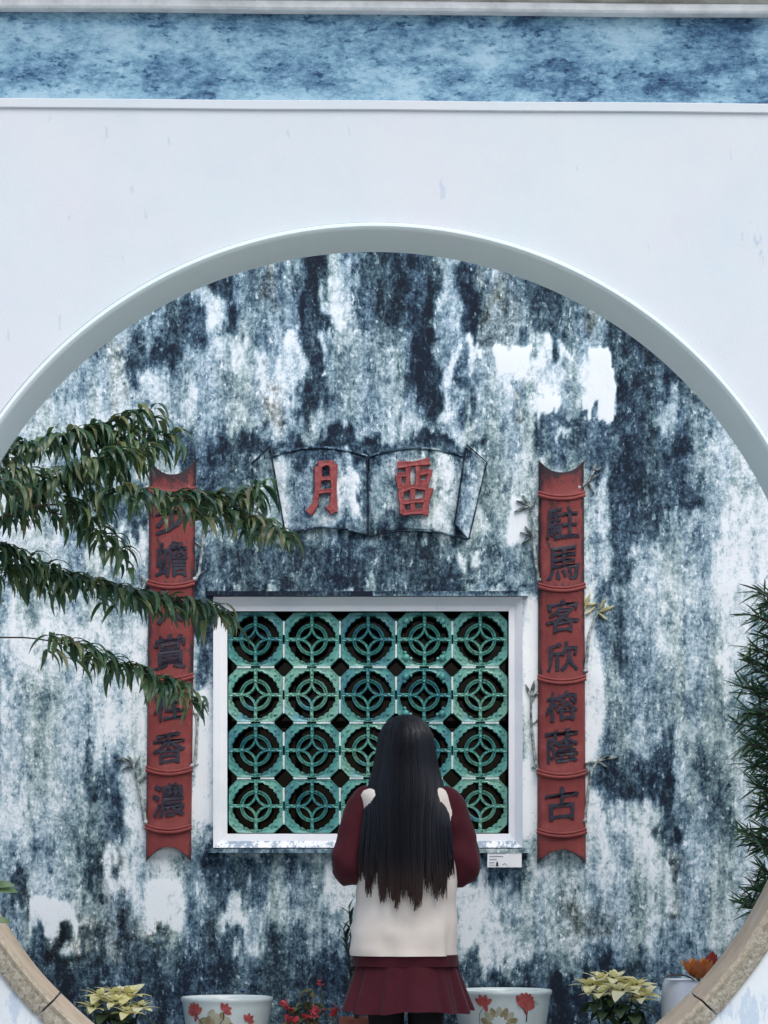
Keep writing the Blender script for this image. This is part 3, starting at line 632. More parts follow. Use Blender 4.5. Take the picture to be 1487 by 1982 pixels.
# ------------------------------------------------------------------ open-book plaque over the window
plq = empty('name_plaque', (BX(714), YB, BZ(1040)), 'stucco plaque shaped like an open book with two red characters over the window', 'plaque')
def page(x0t, x1t, x0b, x1b, yt, yb, risetop, risebot, bulge, thick, name='page', n=28):
    b = MB(); rings = []
    for i in range(n + 1):
        u = i / n; arch = 4 * u * (1 - u)
        xt, xb = x0t + (x1t - x0t) * u, x0b + (x1b - x0b) * u; rg = []
        m = 22
        for j in range(m + 1):
            v = j / m; x = xt + (xb - xt) * v; y = (yt - risetop * arch) * (1 - v) + (yb - risebot * arch) * v
            edge = min(1, min(u, 1 - u) * 14, min(v, 1 - v) * 22)
            rg.append((BX(x), YB - thick - bulge * arch - .004 * edge, BZ(y)))
        rg.append((BX(xb), YB + .004, BZ(yb - risebot * arch))); rg.append((BX(xt), YB + .004, BZ(yt - risetop * arch)))
        rings.append(rg)
    b.loft(rings); o = b.build(name, M['stain_shade'], plq, 30); stain_shade_obj(o, 0.0); return o
page(527, 711, 553, 712, 886, 1036, 16, 15, .010, .010)
page(716, 898, 714, 882, 886, 1038, 15, 14, .010, .010)
def flap(poly, name):
    b = MB().prism([(BX(x), BZ(y)) for x, y in poly], YB - .026, YB + .004, .004); o = b.build(name, M['stain_shade'], plq, 25); stain_shade_obj(o, -.05)
flap([(523, 868), (487, 901), (517, 1008), (553, 1034)], 'page_flap'); flap([(902, 866), (942, 898), (906, 1046), (880, 1016)], 'page_flap')
def rim(pts, name='rim', r=.0035, bias=.45):
    b = MB().tube([(BX(x), YB - dy, BZ(y)) for x, y, dy in pts], r, 6); o = b.build(name, M['stain_shade'], plq, 60); stain_shade_obj(o, bias, .6)
def arcpts(x0, x1, y, rise, dy, bulge, y1=None, n=14):
    y1 = y if y1 is None else y1
    return [(x0 + (x1 - x0) * i / n, y + (y1 - y) * i / n - rise * 4 * (i / n) * (1 - i / n), dy + bulge * 4 * (i / n) * (1 - i / n)) for i in range(n + 1)]
rim(arcpts(527, 711, 884, 16, .014, .010), r=.0045, bias=.3); rim(arcpts(716, 898, 884, 15, .014, .010), r=.0045, bias=.3)
rim(arcpts(553, 712, 1037, 15, .012, .010), bias=.5); rim(arcpts(714, 905, 1040, 15, .012, .010, 1046), bias=.5)
for l in ([(523, 866, .028), (487, 900, .028)], [(523, 866, .03), (553, 1034, .028)], [(903, 864, .03), (942, 897, .03), (907, 1046, .028)], [(901, 870, .03), (880, 1016, .03), (906, 1046, .028)], [(711, 884, .016), (713, 1036, .016)]):
    rim(l, r=.003, bias=.6)
def brush(b, pts, w0, y0, y1, x0, z0, s):
    """one brush stroke through pts (unit square, z up)"""
    n = len(pts); P2 = []
    for i in range(n - 1):
        for k in range(5): t = k / 5; P2.append((pts[i][0] * (1 - t) + pts[i + 1][0] * t, pts[i][1] * (1 - t) + pts[i + 1][1] * t))
    P2.append(pts[-1]); m = len(P2); ws = [w0 * (.72 + .38 * abs(math.cos(math.pi * i / (m - 1))) ** 1.5) for i in range(m)]
    strip(b, [(x0 + p[0] * s[0], z0 + p[1] * s[1]) for p in P2], ws, y0, y1, False, .5)
def stucco_char(strokes, x0, x1, y0, y1, name):
    b = MB(); sx, sz = BX(x1) - BX(x0), BZ(y0) - BZ(y1)
    for q in strokes:
        ww = q[-1] if isinstance(q[-1], float) else .105
        brush(b, [p for p in q if isinstance(p, tuple)], ww * sx * .92, YB - .046 + random.uniform(0, .003), YB - .012, BX(x0), BZ(y1), (sx, sz))
    b.build(name, M['redglyph'], plq, 45)
stucco_char([[(.36, .92), (.34, .5), (.26, .2), (.06, .04), .13], [(.36, .94), (.62, .98), (.86, .95), .12], [(.84, .96), (.86, .5), (.84, .06), .14], [(.86, .05), (.66, .18), .12], [(.38, .68), (.80, .70), .09], [(.36, .44), (.80, .46), .09]], 595, 655, 897, 1000, 'character_moon')
stucco_char([[(.06, .90), (.5, .93), (.92, .97), .10], [(.34, .90), (.34, .50), .085], [(.60, .92), (.60, .52), .085], [(.06, .72), (.32, .74), .085], [(.08, .72), (.12, .50), (.32, .54), .09], [(.62, .76), (.94, .80), (.84, .60), (.62, .58), .085],
             [(.10, .44), (.45, .52), (.88, .50), .09], [(.14, .42), (.20, .04), .09], [(.90, .50), (.76, .02), .12], [(.20, .24), (.80, .28), .075], [(.46, .48), (.46, .06), .085], [(.20, .05), (.74, .08), .085]], 765, 838, 893, 1001, 'character_retain')

# ------------------------------------------------------------------ red bamboo couplets
def glyph_mesh(ch):
    import bmesh
    cu = bpy.data.curves.new('t', 'FONT'); cu.body = ch; cu.size = 1; cu.resolution_u = 3; cu.align_x = 'CENTER'
    ob = bpy.data.objects.new('t', cu); col.objects.link(ob); bpy.context.view_layer.update()
    src = bpy.data.meshes.new_from_object(ob.evaluated_get(bpy.context.evaluated_depsgraph_get()))
    bpy.data.objects.remove(ob); bpy.data.curves.remove(cu)
    bm = bmesh.new()
    for k, (dx, dy) in enumerate(((-.016, -.012), (.016, .012), (.012, -.016), (-.012, .016), (0, 0))):     # brush-heavy strokes
        one = bmesh.new(); one.from_mesh(src); bmesh.ops.translate(one, verts=one.verts, vec=(dx, dy, .002 * k)); tmpm = bpy.data.meshes.new('g'); one.to_mesh(tmpm); one.free(); bm.from_mesh(tmpm); bpy.data.meshes.remove(tmpm)
    me = bpy.data.meshes.new('character'); bm.to_mesh(me); bm.free(); return me
def surf_y(u): return YB - .020 - .016 * (1 - u * u)         # face of the half-round bamboo, u across from -1 to 1
def leafblade(b, base, dirv, L, W, y):          # flat stucco leaf in relief
    dx, dz = dirv; n = 6; f = []; bk = []
    for k in range(n + 1):
        t = k / n; w_ = W * math.sin(math.pi * min(1, t * .93 + .07)) ** .8; f.append((t, w_))
    out = [(base[0] + dx * L * t - dz * w_, base[1] + dz * L * t + dx * w_) for t, w_ in f] + [(base[0] + dx * L * t + dz * w_, base[1] + dz * L * t - dx * w_) for t, w_ in f[::-1]]
    b.prism(out, y, YB + .003, .003)
def couplet(lab, xl, xr, tops, rings_py, bots, chars, twigs, lean):
    xc0 = (xl[0] + xr[0]) / 2
    root = empty('bamboo_couplet', (BX(xc0), YB, BZ(bots[0])), lab, 'couplet', 'red bamboo couplets beside the window')
    def edge(py):
        t = (py - tops[0]) / (bots[0] - tops[0]); return xl[0] + (xl[1] - xl[0]) * t, xr[0] + (xr[1] - xr[0]) * t
    sag = 9
    lim = [('top',)] + list(rings_py) + [('bot',)]
    nU = 26
    for k in range(len(lim) - 1):
        b = MB(); rings = []; wn = []
        for i in range(nU + 1):
            u = -1 + 2 * i / nU; rg = []
            def yb(q):
                if q == ('top',): return tops[1] - (tops[1] - tops[0]) * abs(u) ** 2.2
                if q == ('bot',): return bots[1] + (bots[0] - bots[1]) * abs(u) ** 2.0
                return q - sag * .5 + sag * (1 - u * u)
            y0, y1 = yb(lim[k]) + (2.0 if k else 0), yb(lim[k + 1]) - (2.0 if k < len(lim) - 2 else 0)
            m = 14
            for j in range(m + 1):
                v = j / m; py = y0 + (y1 - y0) * v; a, c = edge(py); x = (a + c) / 2 + (c - a) / 2 * u
                fl = .006 * (math.exp(-v * 9) * (k > 0) + math.exp(-(1 - v) * 9) * (k < len(lim) - 2))
                e = min(1, (1 - abs(u)) * 9 + .15)
                rg.append((BX(x), (surf_y(u) - fl) * e + (YB - .006) * (1 - e), BZ(py)))
                nz = vnoise(np.array([x / 18.]), np.array([py / 30.]), 44)[0]
                ww = .02 + .40 * max(0, abs(u) - .8) / .2 + .30 * math.exp(-min(v, 1 - v) * 16)
                if py < 1300: ww += .34 * nz + .08
                if k == 0: ww += .55 * math.exp(-(y0 + (y1 - y0) * v - y0) / 14)
                if k == len(lim) - 2 : ww += .12 * nz + .3 * math.exp(-(y1 - py) / 9)
                wn.append(ww)
            rg.append((rg[-1][0], YB + .004, rg[-1][2])); rg.append((rg[0][0], YB + .004, rg[0][2])); wn += [.5, .5]
            rings.append(rg)
        b.loft(rings); o = b.build('bamboo_segment', M['red'], root, 40); set_attr(o, 'worn', wn)
    for py in rings_py:
        b = MB()
        for off, rr in ((-2.5, .0055), (3.5, .0075)):
            pts = []
            for i in range(21):
                u = -1 + 2 * i / 20; a, c = edge(py); pts.append((BX((a + c) / 2 + (c - a) / 2 * u * 1.012), surf_y(u) - .004, BZ(py + off - sag * .5 + sag * (1 - u * u))))
            b.tube(pts, rr, 7)
        o = b.build('bamboo_ring', M['red'], root, 60); set_attr(o, 'worn', np.full(len(o.data.vertices), -.05))
    for ch, y0, y1, dx in chars:
        me = glyph_mesh(ch); n = len(me.vertices); a = np.empty(n * 3, dtype=np.float32); me.vertices.foreach_get('co', a); a = a.reshape(-1, 3)
        lo, hi = a.min(0), a.max(0); c = (lo + hi) / 2; s = (hi - lo)
        import bmesh
        bm = bmesh.new(); bm.from_mesh(me)
        lay = {v: v.co.z for v in bm.verts}
        ex = bmesh.ops.extrude_face_region(bm, geom=bm.faces[:]); top = set(v for v in ex['geom'] if isinstance(v, bmesh.types.BMVert))
        ea, ec = edge((y0 + y1) / 2); hw = (BX(ec) - BX(ea)) / 2; xc = (BX(ea) + BX(ec)) / 2 + dx * YB / F
        H = BZ(y0) - BZ(y1); Wd = min(hw * 1.42, H * s[0] / s[1] * 1.05); seed = ord(ch) % 60
        for v in bm.verts:
            x = (v.co.x - c[0]) / s[0]; z = (v.co.y - c[1]) / s[1]
            z += .10 * x                                     # brush slope
            wob = vnoise(np.array([x * 9 + seed]), np.array([z * 9 + 3.]), 50)[0] - .5; wob2 = vnoise(np.array([x * 9 + 7.]), np.array([z * 9 + seed]), 51)[0] - .5
            X = xc + (x + wob * .055) * Wd; Z = (BZ(y0) + BZ(y1)) / 2 + (z + wob2 * .055) * H
            u = (X - (BX(ea) + BX(ec)) / 2) / hw
            v.co = Vector((X, surf_y(u) - (.0050 + v.co.z * .12 if v in top else -.004), Z)) - wl(root)
        bmesh.ops.recalc_face_normals(bm, faces=bm.faces); bm.to_mesh(me); bm.free()
        link('character', me, M['glyph'], root)
    for pts, leaves, ml in twigs:
        b = MB().tube([(BX(x), YB - .012, BZ(y)) for x, y in pts], [.0035 + .0035 * (1 - i / (len(pts) - 1)) for i in range(len(pts))], 7)
        b.ball((BX(pts[0][0]), YB - .018, BZ(pts[0][1])), (.010, .012, .008), 8, 6)
        tw_ = b.build('stucco_twig', M['twig'], root, 60)
        for (x, y, ang, L) in leaves:
            b = MB(); leafblade(b, (BX(x), BZ(y)), (math.cos(R(ang)), math.sin(R(ang))), L * YB / F, L * YB / F * .105, YB - .011)
            b.build('stucco_leaf', M[ml], tw_, 30)
couplet('red bamboo couplet on the wall ending in the characters for strong cassia fragrance', (290, 283), (380, 370), (889, 921), (952, 1132, 1312, 1492, 1604), (1668, 1640),
        [('步', 970, 1036, 0), ('蟾', 1050, 1120, 0), ('人', 1158, 1208, 0), ('賞', 1230, 1298, 0), ('桂', 1338, 1396, 0), ('香', 1418, 1480, 0), ('濃', 1517, 1583, 0)],
        [([(372, 1484), (379, 1470), (381, 1440), (383, 1400), (386, 1370)], [(384, 1385, 150, 18), (386, 1372, 60, 26), (385, 1372, 110, 24), (386, 1372, 30, 22), (374, 1483, 170, 14), (374, 1483, 20, 12)], 'twigleaf'),
         ([(283, 1592), (277, 1560), (268, 1520), (258, 1478)], [(258, 1478, 150, 26), (258, 1478, 120, 20), (258, 1480, 205, 24), (262, 1480, 60, 20), (268, 1516, 40, 30), (273, 1500, 95, 18), (256, 1474, 170, 30), (283, 1590, 40, 12)], 'twigleaf'),
         ([(286, 945), (283, 948), (278, 955)], [(290, 945, 20, 14), (279, 953, 215, 16)], 'twigleaf'),
         ([(378, 1122), (386, 1110), (391, 1070), (394, 1020)], [(394, 1022, 60, 28), (394, 1030, 20, 24), (391, 1060, 140, 18), (384, 1115, 40, 16), (394, 1018, 100, 22)], 'twigleaf'),
         ([(286, 1125), (280, 1135), (273, 1150)], [(279, 1135, 110, 26), (274, 1148, 150, 24), (276, 1142, 60, 20), (272, 1150, 200, 18)], 'twigleaf')], 0)
couplet('red bamboo couplet on the wall ending in the character for ancient', (1043, 1040), (1130, 1134), (892, 917), (961, 1138, 1316, 1498, 1612), (1672, 1645),
        [('駐', 982, 1046, 2), ('馬', 1060, 1126, 2), ('客', 1163, 1226, 2), ('欣', 1244, 1302, 2), ('榕', 1338, 1396, 0), ('蔭', 1412, 1478, 0), ('古', 1524, 1588, 0)],
        [([(1042, 1492), (1036, 1472), (1031, 1430), (1028, 1390), (1028, 1350)], [(1028, 1352, 80, 36), (1028, 1360, 60, 26), (1027, 1350, 110, 28), (1031, 1402, 40, 16), (1042, 1490, 30, 12), (1040, 1490, 150, 12), (1030, 1350, 35, 22)], 'twigleaf'),
         ([(1131, 1590), (1135, 1560), (1140, 1520), (1146, 1490), (1156, 1474)], [(1156, 1474, 20, 30), (1156, 1474, 330, 24), (1156, 1474, 190, 26), (1146, 1490, 215, 24), (1156, 1474, 60, 20), (1165, 1468, 5, 34), (1138, 1500, 100, 20), (1130, 1590, 130, 12), (1131, 1588, 50, 10)], 'twigleaf'),
         ([(1120, 945), (1130, 940), (1140, 930), (1150, 912)], [(1140, 930, 60, 30), (1140, 930, 30, 24), (1138, 934, 300, 26), (1146, 918, 70, 26), (1128, 942, 160, 18), (1150, 912, 20, 20)], 'twigleaf'),
         ([(1043, 1124), (1037, 1090), (1033, 1050), (1031, 1010), (1024, 978)], [(1024, 978, 160, 26), (1024, 978, 120, 24), (1024, 980, 200, 30), (1026, 985, 60, 22), (1030, 1038, 160, 24), (1029, 1036, 125, 22), (1028, 1040, 215, 22), (1042, 1120, 110, 12), (1044, 1120, 50, 12)], 'twigleaf'),
         ([(1133, 1300), (1136, 1270), (1140, 1230), (1150, 1200), (1160, 1180)], [(1131, 1180, 70, 34), (1134, 1190, 40, 26), (1132, 1170, 100, 26), (1158, 1185, 20, 34), (1160, 1180, 60, 26), (1158, 1186, 320, 24), (1134, 1172, 10, 24)], 'twigyellow')], 0)

# ------------------------------------------------------------------ small notice under the window
sg = empty('wall_notice', (BX(976), YB, BZ(1679)), 'small white printed notice fixed under the window sill', 'sign')
sx0, sx1, sz0, sz1 = BX(943), BX(1009), BZ(1679), BZ(1646); sw, sh = sx1 - sx0, sz1 - sz0
MB().box(sx0, sx1, YB - .040, YB + .004, sz0, sz1).build('board', M['signw'], sg, 0)
def sbar(u0, u1, v0, v1, mat, nm): MB().box(sx0 + sw * u0, sx0 + sw * u1, YB - .0412, YB - .0395, sz1 - sh * v1, sz1 - sh * v0).build(nm, mat, sg, 0)
for u0, u1, v0, v1 in ((.06, .53, .13, .20), (.06, .46, .33, .38), (.06, .27, .51, .56), (.06, .20, .70, .75), (.06, .20, .86, .89)): sbar(u0, u1, v0, v1, M['signt'], 'print_line')
sbar(.24, .33, .90, .94, M['signb'], 'print_mark'); sbar(.255, .315, .72, .90, M['signb'], 'print_mark'); sbar(.27, .30, .64, .72, M['signp'], 'print_mark')
for q in ((.48, .53, .76, .80), (.44, .485, .82, .87), (.525, .565, .82, .87), (.57, .62, .91, .93)): sbar(*q, M['signt'], 'print_mark')

# ------------------------------------------------------------------ plants
def leaf_mesh(name, L, W, a0, a1, mat, n=7, fold=.25, shape=(.55, .9), curl=0.0):
    """blade along +x from the origin, bending from pitch a0 to a1 degrees, folded a little along the midrib"""
    v = []; f = []; x = z = 0.0; y = 0.0
    for i in range(n + 1):
        t = i / n; a = R(a0 + (a1 - a0) * t ** .8)
        w_ = W * .5 * (math.sin(math.pi * min(1, t ** shape[0] * .97 + .02)) ** shape[1]) + .0004
        nx_, nz_ = -math.sin(a), math.cos(a); y = curl * t * t
        for s in (-1, 0, 1): v.append((x + nx_ * abs(s) * w_ * fold, y + s * w_, z + nz_ * abs(s) * w_ * fold))
        x += L / n * math.cos(a); z += L / n * math.sin(a)
    for i in range(n):
        for s in (0, 1): f.append((i * 3 + s, i * 3 + s + 1, i * 3 + s + 4, i * 3 + s + 3))
    me = bpy.data.meshes.new(name); me.from_pydata(v, [], f); me.polygons.foreach_set('use_smooth', [True] * len(f)); me.materials.append(mat); me.update()
    return me
def put(name, me, parent, loc, rz=0, rx=0, ry=0, s=1.0):
    o = link(name, me, None, parent, loc); o.rotation_euler = Euler((rx, ry, rz)); o.scale = (s, s, s); return o
def add_mesh(b, me, loc, rz, s, ry=0, rx=0):
    m = Matrix.Translation(loc) @ Euler((rx, ry, rz)).to_matrix().to_4x4() @ Matrix.Scale(s, 4)
    b.add([m @ v.co for v in me.vertices], [tuple(p.vertices) for p in me.polygons])

# peach tree: trunk out of the picture on the left, four limbs reaching in
YP = 8.35
tree = empty('peach_tree', (-2.05, YP + .1, 0), 'peach tree with long drooping leaves reaching in across the left couplet', 'tree')
MB().tube([(-2.05, YP + .1, 0), (-2.02, YP + .08, .5), (-2.06, YP + .05, 1.0), (-2.0, YP, 1.6), (-1.97, YP - .03, 2.2), (-1.99, YP, 2.7)], [.075, .06, .052, .045, .035, .02], 12).build('trunk', M['bark'], tree, 60)
LM = [leaf_mesh('leaf', L, W, a0, a1, M['peach'], 7, .3, (.6, .9), cu) for L, W, a0, a1, cu in ((.108, .0185, 40, -105, .012), (.120, .017, 25, -95, -.015), (.100, .020, 5, -104, .008), (.112, .017, 55, -100, .018), (.094, .0185, -20, -98, -.012))]
BR = [  # polyline in photo pixels, depth offset, where leaves start (0..1), leaves per pixel, thickness
    ([(-260, 930), (-100, 892), (35, 868), (115, 850), (200, 818), (292, 786)], .05, .52, .42, 3.4),
    ([(115, 850), (200, 846), (280, 848), (345, 842)], .10, .10, .34, 2.2),
    ([(-240, 900), (0, 918), (100, 922), (170, 900), (230, 890)], .0, .62, .40, 2.2),
    ([(-280, 1080), (-120, 1050), (0, 1005), (60, 962), (110, 925), (190, 892), (285, 868)], -.05, .62, .42, 4.0),
    ([(0, 1006), (70, 982), (145, 970), (230, 950), (290, 962), (380, 962), (450, 955), (515, 940)], -.10, .22, .36, 3.0),
    ([(340, 962), (420, 985), (480, 1005), (548, 1040)], -.12, .05, .46, 2.0),
    ([(70, 985), (140, 1000), (190, 1030), (238, 1075)], -.02, .12, .36, 2.2),
    ([(-200, 960), (-80, 940), (0, 945), (55, 955)], -.15, .50, .40, 2.4),
    ([(-260, 1000), (-100, 1030), (0, 1065), (70, 1098), (150, 1122), (250, 1150), (330, 1162), (430, 1186)], .02, .52, .52, 3.4),
    ([(-180, 1130), (-60, 1108), (30, 1105), (120, 1128)], .08, .42, .46, 2.4),
    ([(-280, 1230), (-100, 1236), (0, 1232), (60, 1234), (130, 1250), (190, 1270), (260, 1300), (320, 1325), (372, 1350)], -.06, .66, .42, 2.6),
]
cand = []
for bi, (pl, dy, t0, dens, thk) in enumerate(BR):
    Y = YP + dy; pts = [Vector(P(x, y, Y)) for x, y in pl]
    for i, p in enumerate(pts): p.y += .05 * math.sin(i * 1.7 + bi)
    seg = [(pts[i + 1] - pts[i]).length for i in range(len(pts) - 1)]; tot = sum(seg)
    fine = []
    for i in range(len(pts) - 1):
        p0, p1, p2, p3 = pts[max(i - 1, 0)], pts[i], pts[i + 1], pts[min(i + 2, len(pts) - 1)]
        for k in range(8):
            t = k / 8; fine.append(.5 * ((2 * p1) + (p2 - p0) * t + (2 * p0 - 5 * p1 + 4 * p2 - p3) * t * t + (3 * p1 - p0 - 3 * p2 + p3) * t ** 3))
    fine.append(pts[-1]); m = len(fine)
    if pl[0][0] < -150: fine = [Vector((-2.0, YP, min(2.3, fine[0].z + .1))), *fine]; m += 1
    bo = MB().tube(fine, [thk * .00157 * (1.25 - .95 * i / (m - 1)) * .62 for i in range(m)], 6).build('branch', M['bark'], tree, 60)
    cum = [0]
    for i in range(1, m): cum.append(cum[-1] + (fine[i] - fine[i - 1]).length)
    npx = cum[-1] * F / Y * (1 - t0); cnt = int(npx * dens * 1.2)
    for q in range(cnt):
        t = t0 + (1 - t0) * (q + random.random()) / cnt; d = t * cum[-1]
        i = max(1, min(m - 1, int(np.searchsorted(cum, d)))); a = (d - cum[i - 1]) / max(1e-6, cum[i] - cum[i - 1]); p = fine[i - 1].lerp(fine[i], a)
        tang = math.atan2((fine[i] - fine[i - 1]).y, (fine[i] - fine[i - 1]).x)
        if random.random() < .35:                         # short side twig offset
            p = p + Vector((random.uniform(-.02, .03), random.uniform(-.05, .05), random.uniform(-.05, .015)))
        rz = tang + random.choice((-1, 1)) * R(random.uniform(15, 100))
        cand.append((bo, p, rz, random.uniform(.72, 1.12), random.randrange(5), R(random.uniform(-14, 14)), p.x > P(0, 0, YP)[0] - .05))
vis = [c for c in cand if c[6]]; random.shuffle(vis)
vis.sort(key=lambda c: c[1].y)
near = vis[:300]; rest = [c for c in cand if not c[6]] + vis[300:]
for bo, p, rz, s, k, rx, _ in near: put('leaf', LM[k], bo, p, rz, rx, R(random.uniform(-10, 10)), s)
b = MB()
for bo, p, rz, s, k, rx, _ in rest: add_mesh(b, LM[k], p, rz, s, R(random.uniform(-10, 10)), rx)
tag(b.build('foliage', M['peachs'], tree, 60, False), kind='stuff')

# podocarpus on the right, needle leaves in tufts
YQ = 8.6
pod = empty('podocarpus_tree', (1.52, YQ + .05, 0), 'clipped evergreen with narrow needle leaves against the wall beside the gate', 'tree')
MB().tube([(1.52, YQ + .05, 0), (1.50, YQ + .03, .4), (1.53, YQ + .02, .9), (1.48, YQ, 1.4), (1.46, YQ, 1.95)], [.05, .042, .034, .026, .012], 10).build('trunk', M['bark'], pod, 60)
tips = []
for px_, py_ in [(1468, 1145), (1480, 1170), (1455, 1190), (1475, 1230), (1462, 1255), (1450, 1280), (1470, 1300), (1440, 1330), (1460, 1345), (1475, 1370), (1445, 1375), (1430, 1400), (1462, 1410), (1480, 1430), (1450, 1440), (1470, 1460), (1455, 1480), (1478, 1500),
                 (1462, 1520), (1480, 1545), (1470, 1560), (1475, 1600), (1445, 1615), (1430, 1608), (1460, 1630), (1478, 1640), (1470, 1680), (1480, 1700), (1460, 1715), (1450, 1735), (1475, 1730), (1465, 1755), (1440, 1750), (1480, 1770)]:
    for dy in (-.07, .06): tips.append(Vector(P(px_ + random.uniform(-6, 6), py_, YQ + dy)))
for k in range(150):
    a = random.uniform(0, 2 * math.pi); z = random.uniform(.86, 2.02); r = .30 * math.sqrt(random.random()) * (1.05 - .45 * max(0, z - 1.5)); tips.append(Vector((1.50 + r * math.cos(a), YQ + .02 + r * math.sin(a), z)))
tips = [t for t in tips if t.x > P(1428, 0, YQ)[0]]
bb = MB(); fb = MB(); nd = leaf_mesh('needle', .075, .0075, 0, -12, M['podo'], 3, .2, (.5, .6))
for t in tips:
    ax = Vector((1.49, YQ + .01, t.z - random.uniform(.05, .16))); dirv = (t - ax).normalized()
    bb.tube([ax, ax.lerp(t, .5) + Vector((0, 0, -.01)), t], [.006, .004, .0025], 5)
    for q in range(34):
        u = random.random() ** .6; base = ax.lerp(t, .45 + .55 * u); az = math.atan2(dirv.y, dirv.x) + random.gauss(0, .95); ry = -random.uniform(-.5, 1.0) + .15
        add_mesh(fb, nd, base, az, random.uniform(.7, 1.15), ry, random.uniform(-1, 1))
bb.build('limb', M['bark'], pod, 60); tag(fb.build('foliage', M['podo'], pod, 60, False), kind='stuff')

# leafy shrub in front of the gate at its left
YS = 6.72
shr = empty('oval_leaf_shrub', (-1.06, YS, 0), 'green oval leaved shrub standing in front of the stone sill', 'shrub')
SL = [leaf_mesh('leaf', .062, .021, a0, a1, M['shrub'], 6, .2, (.75, .8)) for a0, a1 in ((35, -30), (20, -50), (50, -10))]
for k in range(5):
    x1 = -1.06 + (-.10, -.04, .02, .06, .06)[k]; zt = (1.12, 1.2, 1.10, .98, 1.07)[k]; yk = YS + (.06, -.05, .02, -.02, .04)[k]
    st_ = MB().tube([(-1.06 + .01 * k, YS, 0), (-1.06 + .015 * k, YS, .5), (x1, yk, zt)], [.008, .006, .003], 6).build('stem', M['bark'], shr, 60)
    for q in range(9):
        z = zt - .045 * (q // 2) - .01; f_ = (z - .5) / (zt - .5); put('leaf', random.choice(SL), st_, (-1.06 + .015 * k + (x1 + 1.06 - .015 * k) * f_, YS + (yk - YS) * f_, z), R(q * 137 + 20 * k), 0, 0, random.uniform(.8, 1.1))
for px_, py_, rz, s in ((-14, 1716, 0, .85), (-16, 1722, 0, 1.0), (-16, 1782, 0, .75)):
    put('leaf', SL[0 if py_ < 1720 else 1], st_, P(px_, py_, YS), R(rz), R(62), 0, s * 1.1)

# ledge behind the person
led = empty('stone_ledge', (0, 9.55, 0), 'low granite ledge along the foot of the stained wall holding the pots', 'ledge')
ZL = .385
for i in range(4): MB().box(-1.8 + .9 * i + .002, -.9 + .9 * i - .002, 9.30, 9.785, .325, ZL).build('slab', M['ledge'], led, 0)
for x in (-1.6, -.6, .3, 1.55): MB().box(x - .08, x + .08, 9.36, 9.75, .012, .3245).build('block', M['ledge'], led, 0)

# painted porcelain bowls
def bowl(cx, cy, rim_r, ztop, label, paint):
    H = ztop - ZL; root = empty('porcelain_bowl', (cx, cy, ZL), label, 'bowl', 'painted porcelain bowls on the ledge')
    pr = [(0, .012), (.60, .0), (.64, .0), (.66, .03), (.72, .08), (.82, .35), (.90, .62), (.955, .86), (.975, .93), (1.0, .955), (1.005, .985), (.99, 1.0), (.955, .995), (.925, .96), (.90, .86), (.84, .60), (.72, .30), (0, .22)]
    b = MB(); rings = [[(cx + r * rim_r * math.cos(a), cy + r * rim_r * math.sin(a), ZL + .001 + z * H) for a in [2 * math.pi * k / 56 for k in range(56)]] for r, z in [(max(r, .001), z) for r, z in pr]]
    b.loft(rings); b.build('vessel', M['porcelain'], root, 50)
    zs_ = [p[1] for p in pr[2:11]]; rs_ = [p[0] for p in pr[2:11]]
    def surf(s, v): # s: metres along the outside from the front, v: 0..1 height
        r = float(np.interp(v, zs_, rs_)) * rim_r; a = -math.pi / 2 + s / rim_r; return (cx + (r + .0012) * math.cos(a), cy + (r + .0012) * math.sin(a), ZL + v * H)
    def ell(s, v, ln, wd, ang, mat, nm, off=0.0):
        ca, sa = math.cos(R(ang)), math.sin(R(ang)); pts = []
        c = surf(s + ca * ln / 2, v + sa * ln / 2 / H); n = 14; ring = []
        for k in range(n):
            t = 2 * math.pi * k / n; e = ln / 2 * math.cos(t); w_ = wd / 2 * math.sin(t) * (1 - .25 * math.cos(t)); p = surf(s + ca * (ln / 2 + e) - sa * w_, v + (sa * (ln / 2 + e) + ca * w_) / H)
            k_ = 1 + off / rim_r; ring.append((cx + (p[0] - cx) * k_, cy + (p[1] - cy) * k_, p[2]))
        b = MB(); k_ = 1 + off / rim_r; b.add(ring + [(cx + (c[0] - cx) * k_, cy + (c[1] - cy) * k_, c[2])], [(i, (i + 1) % n, n) for i in range(n)]); b.build(nm, M[mat], root, 0, False)
    def line(pts, r, mat='pink'):
        MB().tube([surf(s, v) for s, v in pts], r, 5).build('painted_stem', M[mat], root, 60)
    paint(ell, line, H); return root
def paint_left(e, l, H):
    for s, v, ang0, n, ln in ((-.118, .80, 60, 6, .040), (-.002, .845, 20, 4, .030), (.088, .70, 40, 4, .030)):
        for k in range(n): e(s, v, ln, ln * .55, ang0 + (k - 1) * 140 / n * 1.2, 'pred', 'painted_petal', .0004 * k)
    e(-.112, .80, .03, .016, 250, 'pred', 'painted_petal', .0006)
    for s, v, r, mt in ((-.098, .66, .042, 'pochre'), (-.070, .70, .030, 'pochre'), (-.055, .76, .036, 'pochre2'), (-.035, .70, .036, 'pochre2'), (-.012, .72, .034, 'pochre'), (.012, .66, .034, 'pochre2'), (-.06, .62, .040, 'pochre'), (-.02, .60, .044, 'pochre2'), (.03, .58, .036, 'pochre'), (-.09, .56, .04, 'pochre2')):
        e(s, v - .02, r, r * .8, 90 + s * 500, mt, 'painted_petal', .0003 * abs(s) * 30)
    l([(-.002, .84), (-.004, .74), (-.02, .66)], .0016); l([(-.118, .80), (-.10, .72), (-.085, .66)], .0016); l([(-.02, .60), (.01, .62), (.03, .55)], .0014); l([(.09, .70), (.12, .6), (.11, .5)], .0014, 'pgrey')
